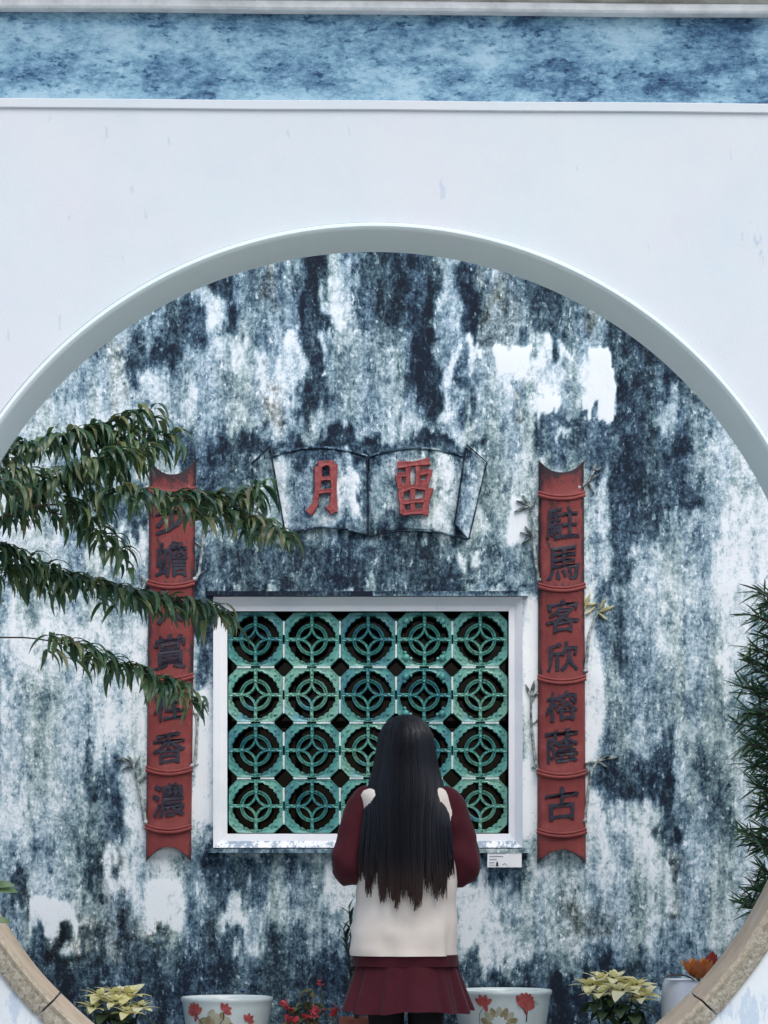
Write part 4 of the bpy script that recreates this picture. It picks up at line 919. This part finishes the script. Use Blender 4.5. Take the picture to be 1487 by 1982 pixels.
def paint_right(e, l, H):
    for s, v, ang0, n, ln in ((.072, .82, 20, 7, .050), (-.075, .84, 70, 4, .038)):
        for k in range(n): e(s, v, ln, ln * .52, ang0 + (k - 1) * 150 / n, 'pred', 'painted_petal', .0004 * k)
    e(.078, .84, .035, .02, 285, 'pred', 'painted_petal', .0008); e(-.072, .86, .03, .018, 290, 'pred', 'painted_petal', .0008)
    for k in range(9):
        a = 180 - k * 180 / 8; e(-.018 + .028 * math.cos(R(a)), .58 + .08 * math.sin(R(a)), .048, .026, a, 'pochre' if k % 2 else 'pochre2', 'painted_petal', .0003 + .0002 * (k % 3))
    for k in range(5): e(-.018, .60, .034, .018, 30 + 30 * k, 'porcelain', 'painted_petal', .0012)
    l([(.06, .83), (.078, .78), (.088, .72), (.088, .64)], .0022); l([(-.08, .80), (-.095, .72), (-.095, .6)], .0016, 'pgrey')
    for k in range(5): e(.098 + .009 * k, .83, .016 + .004 * (k % 2), .0035, 88 + 6 * (k % 2), 'pgrey', 'painted_mark'); e(.100 + .009 * k, .845, .005, .003, 0, 'pgrey', 'painted_mark')
lb = bowl(P(439.5, 0, 9.5)[0], 9.5, .159, P(0, 1930, 9.5)[2], 'celadon porcelain bowl with three red blossoms, a violet flower behind its rim', paint_left)
rb = bowl(P(972, 0, 9.5)[0], 9.5, .172, P(0, 1916, 9.5)[2], 'celadon porcelain bowl with a ring of ochre petals beside the skirt', paint_right)
# violet flower beyond the left bowl
vf = empty('violet_plant', (P(470, 0, 9.69)[0], 9.70, ZL), 'small violet flower showing over the rim of the porcelain bowl', 'flower')
px0, _, pz0 = P(470, 1922, 9.70)
MB().tube([(px0, 9.70, ZL), (px0 + .005, 9.70, ZL + .12), (px0, 9.70, pz0)], [.004, .003, .002], 5).build('stem', M['beg'], vf, 60)
vm = leaf_mesh('petal', .020, .014, 40, 0, M['violet'], 4, .1, (.8, .6))
for k in range(5): put('petal', vm, vf, (px0, 9.70, pz0), R(72 * k - 90), 0, 0, 1)
gl_ = leaf_mesh('leaf', .05, .022, 30, -20, M['poing'], 5, .2, (.7, .8))
for k in range(6): put('leaf', gl_, vf, (px0, 9.70, ZL + .02 + .012 * k), R(60 * k), 0, 0, 1)

# round plastic pots with yellow poinsettias
def pot(root, cx, cy, r, h, mat, z0=ZL):
    b = MB(); pr = [(.001, 0), (.72, 0), (.93, .86), (1.0, .86), (1.0, 1.0), (.92, 1.0), (.86, .80), (.001, .80)]
    b.loft([[(cx + q * r * math.cos(a), cy + q * r * math.sin(a), z0 + .001 + z * h) for a in [2 * math.pi * k / 28 for k in range(28)]] for q, z in pr]); b.build('pot', M[mat], root, 40)
    MB().loft([[(cx + q * math.cos(a), cy + q * math.sin(a), z0 + z) for a in [2 * math.pi * k / 20 for k in range(20)]] for q, z in ((r * .9, h * .80), (r * .88, h * .86), (.001, h * .9))]).build('soil', M['soil'], root, 40)
BRm = [leaf_mesh('bract', .092, .046, a0, a1, M['poin'], 6, .14, (.72, .85), cu) for a0, a1, cu in ((25, -20, .004), (38, 0, -.004), (8, -45, .002))]
GLm = [leaf_mesh('leaf', .085, .046, a0, a1, M['poing'], 6, .16, (.7, .8)) for a0, a1 in ((20, -60), (0, -70))]
def poinsettia(px_, py_top, half_px, Y, label, heads):
    cx, _, zt = P(px_, py_top, Y); root = empty('poinsettia', (cx, Y, ZL), label, 'potted plant', 'yellow poinsettias on the ledge'); random.seed(int(px_))
    pot(root, cx, Y, .075, .12, 'plastic')
    for (hx, hy, hz, s) in heads:
        p = Vector((cx + hx, Y + hy, zt - .018 + hz))
        st_ = MB().tube([(cx + hx * .15, Y + hy * .15, ZL + .10), (cx + hx * .6, Y + hy * .6, ZL + .17), p], [.005, .004, .0035], 6).build('stem', M['poing'], root, 60)
        for k in range(7): put('bract', BRm[k % 3], st_, p + Vector((0, 0, .004 * (k % 3))), R(k * 360 / 7 + random.uniform(-12, 12)), R(random.uniform(-12, 12)), R(random.uniform(-8, 8)), s * random.uniform(.85, 1.1))
        for k in range(4): put('bract', BRm[1], st_, p + Vector((0, 0, .010)), R(k * 90 + random.uniform(-20, 20)), 0, R(-15), s * .6)
        for k in range(5): put('bud', BUD, st_, p + Vector((random.uniform(-.008, .008), random.uniform(-.008, .008), .014)))
        for k in range(5): put('leaf', GLm[k % 2], st_, Vector((cx + hx * .7, Y + hy * .7, p.z - .035 - .012 * k)), R(k * 137 + random.uniform(-20, 20)), 0, 0, random.uniform(.8, 1.1))
    return root
bd_ = MB().ball((0, 0, 0), .0045, 7, 5); BUD = bd_.mesh('bud'); BUD.materials.append(M['poing'])
poinsettia(226, 1918, 70, 9.34, 'small yellow poinsettia in a pot beside the bowl with three red blossoms', [(-.055, -.02, -.010, .85), (.045, -.01, -.004, .95), (.0, -.06, -.028, .85), (.085, -.05, -.045, .75), (-.075, -.05, -.045, .7), (-.01, .05, -.004, .8), (.04, -.09, -.06, .7)])
poinsettia(1187, 1888, 78, 9.34, 'larger yellow poinsettia in a pot beside the white lotus urn', [(-.075, -.02, -.026, .9), (.0, -.02, -.004, 1.0), (.07, -.03, -.026, .95), (.02, -.08, -.040, .9), (-.04, .05, -.010, .9), (.10, .0, -.055, .85), (-.05, -.09, -.05, .8), (.09, -.08, -.065, .75)])

# red begonia
bg_ = empty('begonia', (P(600, 0, 9.45)[0], 9.45, ZL), 'red flowering begonia with olive leaves between bowl and planter', 'potted plant')
pot(bg_, P(600, 0, 9.45)[0], 9.45, .062, .11, 'plastic'); random.seed(31)
BL = [leaf_mesh('leaf', .05, .040, a0, a1, M['beg'], 6, .18, (.8, .6)) for a0, a1 in ((30, -30), (10, -60), (50, 10))]
BP = [leaf_mesh('petal', .021, .019, a0, a1, M['begf'], 4, .1, (.85, .5)) for a0, a1 in ((50, 0), (15, -40), (70, 30))]
for px_, py_ in [(598, 1918), (585, 1925), (606, 1932), (590, 1942), (612, 1948), (578, 1952), (600, 1958), (625, 1955), (570, 1965), (618, 1968), (590, 1972), (605, 1978), (640, 1975), (560, 1980)]:
    p = Vector(P(px_, py_, 9.45 + random.uniform(-.04, .03)))
    st_ = MB().tube([(P(600, 0, 9.45)[0], 9.45, ZL + .09), (p.x * .5 + P(600, 0, 9.45)[0] * .5, 9.45, p.z - .04), p], [.003, .0025, .002], 5).build('stem', M['beg'], bg_, 60)
    for k in range(2): put('leaf', random.choice(BL), st_, p, R(random.uniform(0, 360)), 0, 0, random.uniform(.7, 1.0))
for px_, py_, n in [(553, 1945, 10), (560, 1955, 8), (556, 1975, 8), (606, 1962, 10), (596, 1970, 8), (615, 1955, 6), (644, 1962, 9), (622, 1906, 5), (651, 1952, 5), (572, 1982, 6)]:
    p = Vector(P(px_, py_, 9.40)); st_ = MB().tube([(P(600, 0, 9.45)[0], 9.45, ZL + .09), p + Vector((0, .02, -.05)), p], [.003, .002, .0018], 5).build('flower_stem', M['beg'], bg_, 60)
    for k in range(n): put('petal', random.choice(BP), st_, p + Vector((random.uniform(-.009, .009), random.uniform(-.01, .01), random.uniform(-.010, .010))), R(random.uniform(0, 360)), R(random.uniform(-40, 40)), R(random.uniform(-50, 30)), random.uniform(.75, 1.1) if n > 5 else .75)

# terracotta planter with a lance-leaved plant
pl_ = empty('terracotta_planter', (P(700, 0, 9.5)[0], 9.5, ZL), 'oblong terracotta planter behind the legs with a dark lance-leaved plant', 'planter')
x0, x1, zr = P(657, 0, 9.5)[0], P(657, 0, 9.5)[0] + .22, P(0, 1970, 9.5)[2]
b = MB(); rr = lambda d, z: [(x0 + d, 9.42 + d, z), (x1 - d, 9.42 + d, z), (x1 - d, 9.58 - d, z), (x0 + d, 9.58 - d, z)]
b.loft([rr(.02, ZL + .001), rr(.008, zr - .022), rr(0, zr - .021), rr(0, zr), rr(.012, zr), rr(.02, zr - .03)]); b.build('trough', M['terracotta'], pl_, 20)
OL = [leaf_mesh('leaf', .05, .013, a0, a1, M['ole'], 6, .25, (.7, .85)) for a0, a1 in ((70, 35), (55, 15), (80, 50))]
random.seed(5)
for px_, py_ in ((676, 1762), (666, 1800), (690, 1790), (700, 1840)):
    p = Vector(P(px_, py_, 9.5)); base = Vector((P(690, 0, 9.5)[0], 9.5, zr - .03)); st_ = MB().tube([base, base.lerp(p, .5) + Vector((.005, 0, 0)), p], [.004, .0035, .0025], 6).build('stem', M['ole'], pl_, 60)
    for k in range(16):
        t = 1 - .045 * k; q = base.lerp(p, t) + Vector((.005 * 4 * t * (1 - t), 0, 0))
        put('leaf', random.choice(OL), st_, q, R(k * 137 + 30), 0, 0, random.uniform(.8, 1.2))

# white urn carrying an orange lotus
ur = empty('lotus_urn', (P(1322, 0, 9.4)[0], 9.4, ZL), 'white porcelain urn with an orange and red lotus bloom and brown leaf', 'urn')
ux = P(1322, 0, 9.4)[0]; zt = P(0, 1896, 9.4)[2]; H = zt - ZL
b = MB(); pr = [(.001, 0), (.055, 0), (.06, .05), (.07, .3), (.073, .7), (.07, .95), (.062, 1.0), (.05, .96), (.001, .9)]
b.loft([[(ux + q * math.cos(a), 9.4 + q * math.sin(a), ZL + .001 + z * H) for a in [2 * math.pi * k / 36 for k in range(36)]] for q, z in pr]); b.build('vessel', M['whitepot'], ur, 40)
random.seed(12)
PT = [leaf_mesh('petal', .112, .072, a0, a1, m_, 7, .35, (.72, .75)) for a0, a1, m_ in ((20, 75, M['lotus1']), (35, 85, M['lotus1']), (25, 60, M['lotus2']), (50, 100, M['lotus2']))]
fc = Vector(P(1352, 1893, 9.36))
for k in range(7): put('petal', PT[0], ur, fc + Vector((0, 0, -.006)), R(-150 + 51 * k), 0, 0, .85)
for k in range(6): put('petal', PT[1], ur, fc, R(-120 + 60 * k), 0, 0, .72)
for k in range(5): put('petal', PT[3], ur, fc, R(-100 + 72 * k), 0, 0, .5)
for rz, ry, s in ((10, -10, 1.05), (-30, -25, .9), (60, -20, 1.0), (20, 15, 1.1)): put('petal', PT[2], ur, fc + Vector((.03, .01, -.01)), R(rz), 0, R(ry), s)
bl = leaf_mesh('leaf', .135, .034, 35, -35, M['lotus3'], 8, .35, (.8, .7)); put('leaf', bl, ur, fc + Vector((-.012, -.02, -.012)), R(182), 0, 0, 1.0)
MB().tube([fc + Vector((0, .02, -.08)), fc], [.008, .006], 8).build('stem', M['poing'], ur, 60)
for dx, dz, L in ((-.035, -.105, .075), (-.02, -.115, .07), (-.012, -.127, .06)):
    b = MB().tube([(ux + dx + L * t, 9.4 - math.sqrt(max(.0001, .0735 ** 2 - (dx + L * t) ** 2)), zt + dz + .045 * t + .01 * math.sin(3 * t)) for t in [i / 8 for i in range(9)]], [.001, .003, .0035, .0035, .0035, .003, .003, .002, .001], 5); b.build('painted_stroke', M['lotus1'], ur, 60)

# ------------------------------------------------------------------ person, seen from behind
YPn = 9.14; PX = P(786, 0, YPn)[0]
man = empty('person', (PX, YPn, 0), 'person with very long black hair, cream vest and burgundy skirt facing the lattice window', 'person')
def W(x, y, z): return (PX + x, YPn + y, z)
# body: overlapping tapered pieces fused into one surface by a voxel remesh (y grows towards the wall, the way the person faces)
b = MB()
def tp(pts, rad, n=14, sx=1.0): b.tube([W(*p) for p in pts], rad, n, sx)
def el(z, rx, ry, cy=0, n=24): return [W(rx * math.cos(a), cy + ry * math.sin(a), z) for a in [2 * math.pi * k / n for k in range(n)]]
b.loft([el(.74, .13, .09), el(.80, .155, .105), (el(.88, .158, .105)), el(.98, .132, .092), el(1.08, .122, .088), el(1.18, .138, .098), el(1.27, .148, .10), el(1.33, .145, .085), el(1.37, .09, .06), el(1.40, .05, .048)])
tp([(0, 0, 1.36), (0, .008, 1.42), (0, .018, 1.46)], [.052, .047, .046])
HC = (0, .022, 1.488)
b.ball(W(*HC), (.074, .094, .105), 22, 16); b.ball(W(0, .048, 1.435), (.052, .058, .045), 16, 10)
tp([(0, .105, 1.505), (0, .124, 1.475), (0, .108, 1.468)], [.008, .012, .010], 8)
for s in (-1, 1):
    b.ball(W(.078 * s, .015, 1.482), (.010, .018, .028), 8, 8); b.ball(W(.03 * s, .104, 1.497), (.014, .010, .009), 8, 6)
b.ball(W(0, .104, 1.442), (.022, .010, .008), 8, 6)
hips = {}
for s in (-1, 1):
    tp([(.068 * s, 0, .80), (.066 * s, .0, .62), (.063 * s, .004, .46), (.062 * s, -.008, .34), (.060 * s, -.004, .20), (.058 * s, 0, .085), (.058 * s, .0, .05)], [.074, .054, .045, .046, .038, .030, .030], 16)
    tp([(.058 * s, -.03, .045), (.060 * s, .05, .04), (.064 * s, .13, .028)], [.034, .036, .026], 12)
    sh, eb, wr = (.143 * s, -.005, 1.312), (.183 * s, -.02, 1.085), (.085 * s, .20, 1.17)
    tp([(.09 * s, 0, 1.318), sh, (.168 * s, -.015, 1.22), eb], [.035, .030, .034, .034]); tp([eb, (.145 * s, .10, 1.12), wr], [.036, .036, .025])
    # hand: palm and five fingers curled towards the middle
    pm = (.060 * s, .245, 1.19); tp([wr, pm, (.048 * s, .265, 1.197)], [.024, .030, .026], 12, 1)
    for q in range(4):
        o_ = -.030 + .020 * q; tp([(.046 * s, .262, 1.197 + o_), (.028 * s, .290 - .003 * abs(q - 1.5), 1.202 + o_), (.010 * s, .292, 1.203 + o_), (.004 * s, .275, 1.20 + o_)][:4], [.0095, .009, .0082, .0072], 8)
    tp([(.062 * s, .228, 1.212), (.048 * s, .226, 1.236), (.032 * s, .236, 1.248)], [.011, .010, .008], 8)
me = b.mesh('body', wl(man), 60); tmp = bpy.data.objects.new('tmp', me); col.objects.link(tmp)
md = tmp.modifiers.new('r', 'REMESH'); md.mode = 'VOXEL'; md.voxel_size = .006; ms = tmp.modifiers.new('s', 'SMOOTH'); ms.iterations = 4; ms.factor = .5
bpy.context.view_layer.update(); me2 = bpy.data.meshes.new_from_object(tmp.evaluated_get(bpy.context.evaluated_depsgraph_get())); bpy.data.objects.remove(tmp)
me2.polygons.foreach_set('use_smooth', [True] * len(me2.polygons)); me2.name = 'body'; me2.materials.clear(); link('body', me2, M['skin'], man)

def fold(x, z, s=1): return (vnoise(np.array([x * 22 + 5.]), np.array([z * 9 + x * 8]), 70)[0] - .5) * .014 * s + (vnoise(np.array([x * 9 + z * 14]), np.array([z * 16 - x * 6]), 71)[0] - .5) * .012 * s
# vest
def shell(name, secs, mat, n=72, f=1.0, top_open=True, thick=.004):
    b = MB(); rings = []
    for z, rx, ry, cy, pw in secs:
        rg = []
        for k in range(n):
            a = 2 * math.pi * k / n; ca, sa = math.cos(a), math.sin(a); e = 2 / pw
            x = rx * abs(ca) ** e * (1 if ca >= 0 else -1); y = ry * abs(sa) ** e * (1 if sa >= 0 else -1)
            d = fold(x + y * .7, z, f); m_ = 1 + d / max(.05, math.hypot(x, y)); rg.append(W(x * m_, cy + y * m_, z))
        rings.append(rg)
    inner = [[(PX + (p[0] - PX) * .97, YPn + (p[1] - YPn) * .97, p[2]) for p in r] for r in (rings[0], rings[min(3, len(rings) - 1)])]
    b.loft([inner[1], inner[0]] + rings, True, True); return b.build(name, mat, man, 50)
zs_ = [.800, .803, .815, .83, .86, .89, .92, .95, .98, 1.01, 1.05, 1.09, 1.13, 1.17, 1.21, 1.25, 1.28, 1.31, 1.33, 1.345, 1.36, 1.372, 1.382]
kp = np.array([[.80, .178, .128], [.86, .176, .127], [.95, .168, .12], [1.05, .160, .113], [1.15, .158, .113], [1.25, .160, .116], [1.31, .160, .112], [1.33, .158, .106], [1.345, .146, .098], [1.36, .118, .086], [1.372, .088, .072], [1.382, .058, .058]])
shell('vest', [(z, np.interp(z, kp[:, 0], kp[:, 1]), np.interp(z, kp[:, 0], kp[:, 2]), 0, 2.6) for z in zs_], M['vest'], 84, 1.9)
shell('blouse_hem', [(z, .174, .122, 0, 2.5) for z in (.765, .768, .78, .79, .803)], M['burgundy'], 72, .6)
MB().loft([[W(r * math.cos(a), .006 + r * .95 * math.sin(a), z) for a in [2 * math.pi * k / 28 for k in range(28)]] for r, z in ((.060, 1.365), (.058, 1.385), (.055, 1.405), (.052, 1.404), (.050, 1.37))]).build('collar', M['burgundy'], man, 50)
# sleeves
for s in (-1, 1):
    b = MB(); ctl = [(.118, 0, 1.338, .030), (.142, -.003, 1.322, .036), (.158, -.008, 1.285, .044), (.170, -.013, 1.235, .049), (.181, -.018, 1.17, .052), (.190, -.024, 1.115, .054), (.189, -.012, 1.086, .056), (.176, .03, 1.090, .055), (.152, .08, 1.108, .053), (.125, .135, 1.135, .047), (.098, .182, 1.160, .042), (.092, .192, 1.165, .041)]
    pts = []; rad = []
    for i in range(len(ctl) - 1):
        c = [np.array(ctl[max(0, min(len(ctl) - 1, i + d))]) for d in (-1, 0, 1, 2)]
        for k in range(4):
            t = k / 4; q = .5 * (2 * c[1] + (c[2] - c[0]) * t + (2 * c[0] - 5 * c[1] + 4 * c[2] - c[3]) * t * t + (3 * c[1] - c[0] - 3 * c[2] + c[3]) * t ** 3); pts.append(W(q[0] * s, q[1], q[2])); rad.append(q[3])
    b.tube(pts, rad, 26)
    nv = []
    for j, p in enumerate(b.v):
        c = pts[j // 26]; k = j % 26; d = 1 + .20 * (vnoise(np.array([k * .55 + s]), np.array([j // 26 * .42]), 80)[0] - .5) + .05 * math.sin((j // 26) * .9 + k * .35 + s) * (1 if 14 < j // 26 < 38 else .4)
        nv.append(tuple(c[q] + (p[q] - c[q]) * d for q in range(3)))
    b.v = nv; b.build('sleeve', M['burgundy'], man, 70)
# skirt: flared with soft pleats
b = MB(); rings = []; n = 220
for i, z in enumerate([.79, .785, .78, .765, .745, .72, .70, .68, .66, .64, .625, .619, .617]):
    t = (.79 - z) / (.79 - .617); rx = .162 + .052 * t ** 1.1; ry = .118 + .055 * t ** 1.1; rg = []
    for k in range(n):
        a = 2 * math.pi * k / n; ph = a * 13 + 1.1 * math.sin(a * 3 + 1) + .5 * math.sin(a * 7); sw = .5 + .5 * math.sin(ph + .7 * math.sin(ph))
        am = .002 + .019 * t; d = (sw - .5) * am + .006 * t * math.sin(a * 5 + 2)
        zz = z + .006 * t * math.sin(a * 4 + .6) - .003 * t * sw
        rg.append(W((rx + d) * math.cos(a), (ry + d) * math.sin(a), zz))
    rings.append(rg)
inn = [[(PX + (p[0] - PX) * .975, YPn + (p[1] - YPn) * .975, p[2] + .001) for p in r] for r in (rings[-1], rings[4])]
b.loft(rings + inn, True, False); b.build('skirt', M['skirt'], man, 60)
for s in (-1, 1):
    MB().tube([W(*p) for p in [(.068 * s, 0, .80), (.066 * s, .0, .62), (.063 * s, .004, .46), (.062 * s, -.008, .34), (.060 * s, -.004, .20), (.058 * s, 0, .085)]], [.084, .0615, .053, .054, .046, .038], 20).build('tights', M['tights'], man, 70)
    b = MB(); rings = []
    for y, wd, h in ((-.07, .012, .03), (-.066, .030, .075), (-.03, .040, .095), (.02, .042, .085), (.07, .046, .062), (.12, .044, .048), (.16, .030, .038), (.172, .012, .025)):
        rings.append([W(.060 * s + wd * math.cos(a), y, .012 + h / 2 + h / 2 * max(-1, 1.15 * math.sin(a))) for a in [2 * math.pi * k / 16 for k in range(16)]])
    b.loft(rings); b.build('shoe', M['shoe'], man, 60)
# hair: many tapered locks falling from the crown over a dark inner shell
random.seed(77)
WK = np.array([[.90, .140], [1.00, .142], [1.08, .142], [1.15, .140], [1.22, .136], [1.30, .130], [1.36, .124], [1.42, .108], [1.48, .097], [1.53, .090], [1.565, .072], [1.588, .046], [1.598, .010]])
YK = np.array([[.90, -.172], [1.00, -.166], [1.10, -.158], [1.20, -.150], [1.30, -.138], [1.38, -.116], [1.44, -.098], [1.50, -.092], [1.54, -.080], [1.575, -.050], [1.592, -.02], [1.598, .012]])
def hp(u, z, lay):                  # u across -1..1.2 (past 1 runs round the side), lay depth inwards
    wd = np.interp(z, WK[:, 0], WK[:, 1]) - lay; yb = np.interp(z, YK[:, 0], YK[:, 1]) + lay * .9
    yf = .02 if z > 1.40 else .02 - .05 * min(1, (1.40 - z) / .12)
    am = 92 - 38 * min(1, max(0, (1.36 - z) / .14)); a = u * R(am)      # below the shoulders it lies on the back only
    return (wd * math.sin(a) / math.sin(R(min(90, am))), yf + (yb - yf) * math.cos(a) / (1 if am > 80 else 1), z)
b = MB(); tipv = []
rings = []
for z in (1.17, 1.2, 1.25, 1.3, 1.38, 1.44, 1.5, 1.54, 1.57, 1.586):
    rings.append([W(*hp(-1 + 2 * k / 24, z, .014)) for k in range(25)] + [W(*[c * (1 if i != 1 else 1) for i, c in enumerate((hp(1 - 2 * k / 24, z, .014)[0] * .85, .055 if z > 1.40 else -.02, z))]) for k in range(25)])
b.loft(rings); tipv += [0] * len(b.v)
for q in range(2300):
    u = random.uniform(-1.12, 1.12); lay = random.random() ** 1.4 * .014; 
    clump = math.sin(u * 26 + 1.3) * .5 + math.sin(u * 61) * .35
    kw = u + .10 * math.sin(u * 7 + 1); ki = round(kw * 7.5); kc = ki / 7.5; kc = kc - .10 * math.sin(kc * 7 + 1) * .9; off = abs(kw * 7.5 - ki)
    stray = random.random() < .20
    zend = .975 + .06 * abs(u) ** 2 + .030 * math.sin(ki * 2.4 + .5) + .085 * off + random.uniform(-.008, .03) + (random.random() < .3) * random.uniform(.02, .15)
    zst = 1.597 - random.random() ** 2 * .10; m = 16; pts = []; rad = []
    wv = random.uniform(-.006, .006); ph = random.uniform(0, 6); du = (kc - u) * (random.uniform(.80, 1.0) if not stray else random.uniform(-.4, .4)); cv = .05 * math.sin(ki * 1.7)
    for i in range(m + 1):
        t = i / m; z = zst + (zend - zst) * (t ** 1.15); fr_ = max(0, (1.20 - z) / .21)
        uu = u * (1 - .0 * t) + du * min(1, fr_) ** 1.5 + cv * max(0, fr_) ** 2 + .012 * math.sin(ph + t * 5) * t
        x, y, zz = hp(uu, z, lay); x += wv * t * t + .005 * math.sin(ph * 3) * max(0, fr_) ** 1.5
        pts.append(W(x, y, zz)); rad.append(.0021 * (1 - .72 * max(0, t - .55) / .45) + .0003)
        
    b.tube(pts, rad, 4); tipv += [t_ for i in range(m + 1) for t_ in [max(0, min(1, (1.13 - pts[i][2]) / .16)) * .9] * 4]
ho = b.build('hair', M['hair'], man, 80, False); set_attr(ho, 'tip', tipv)
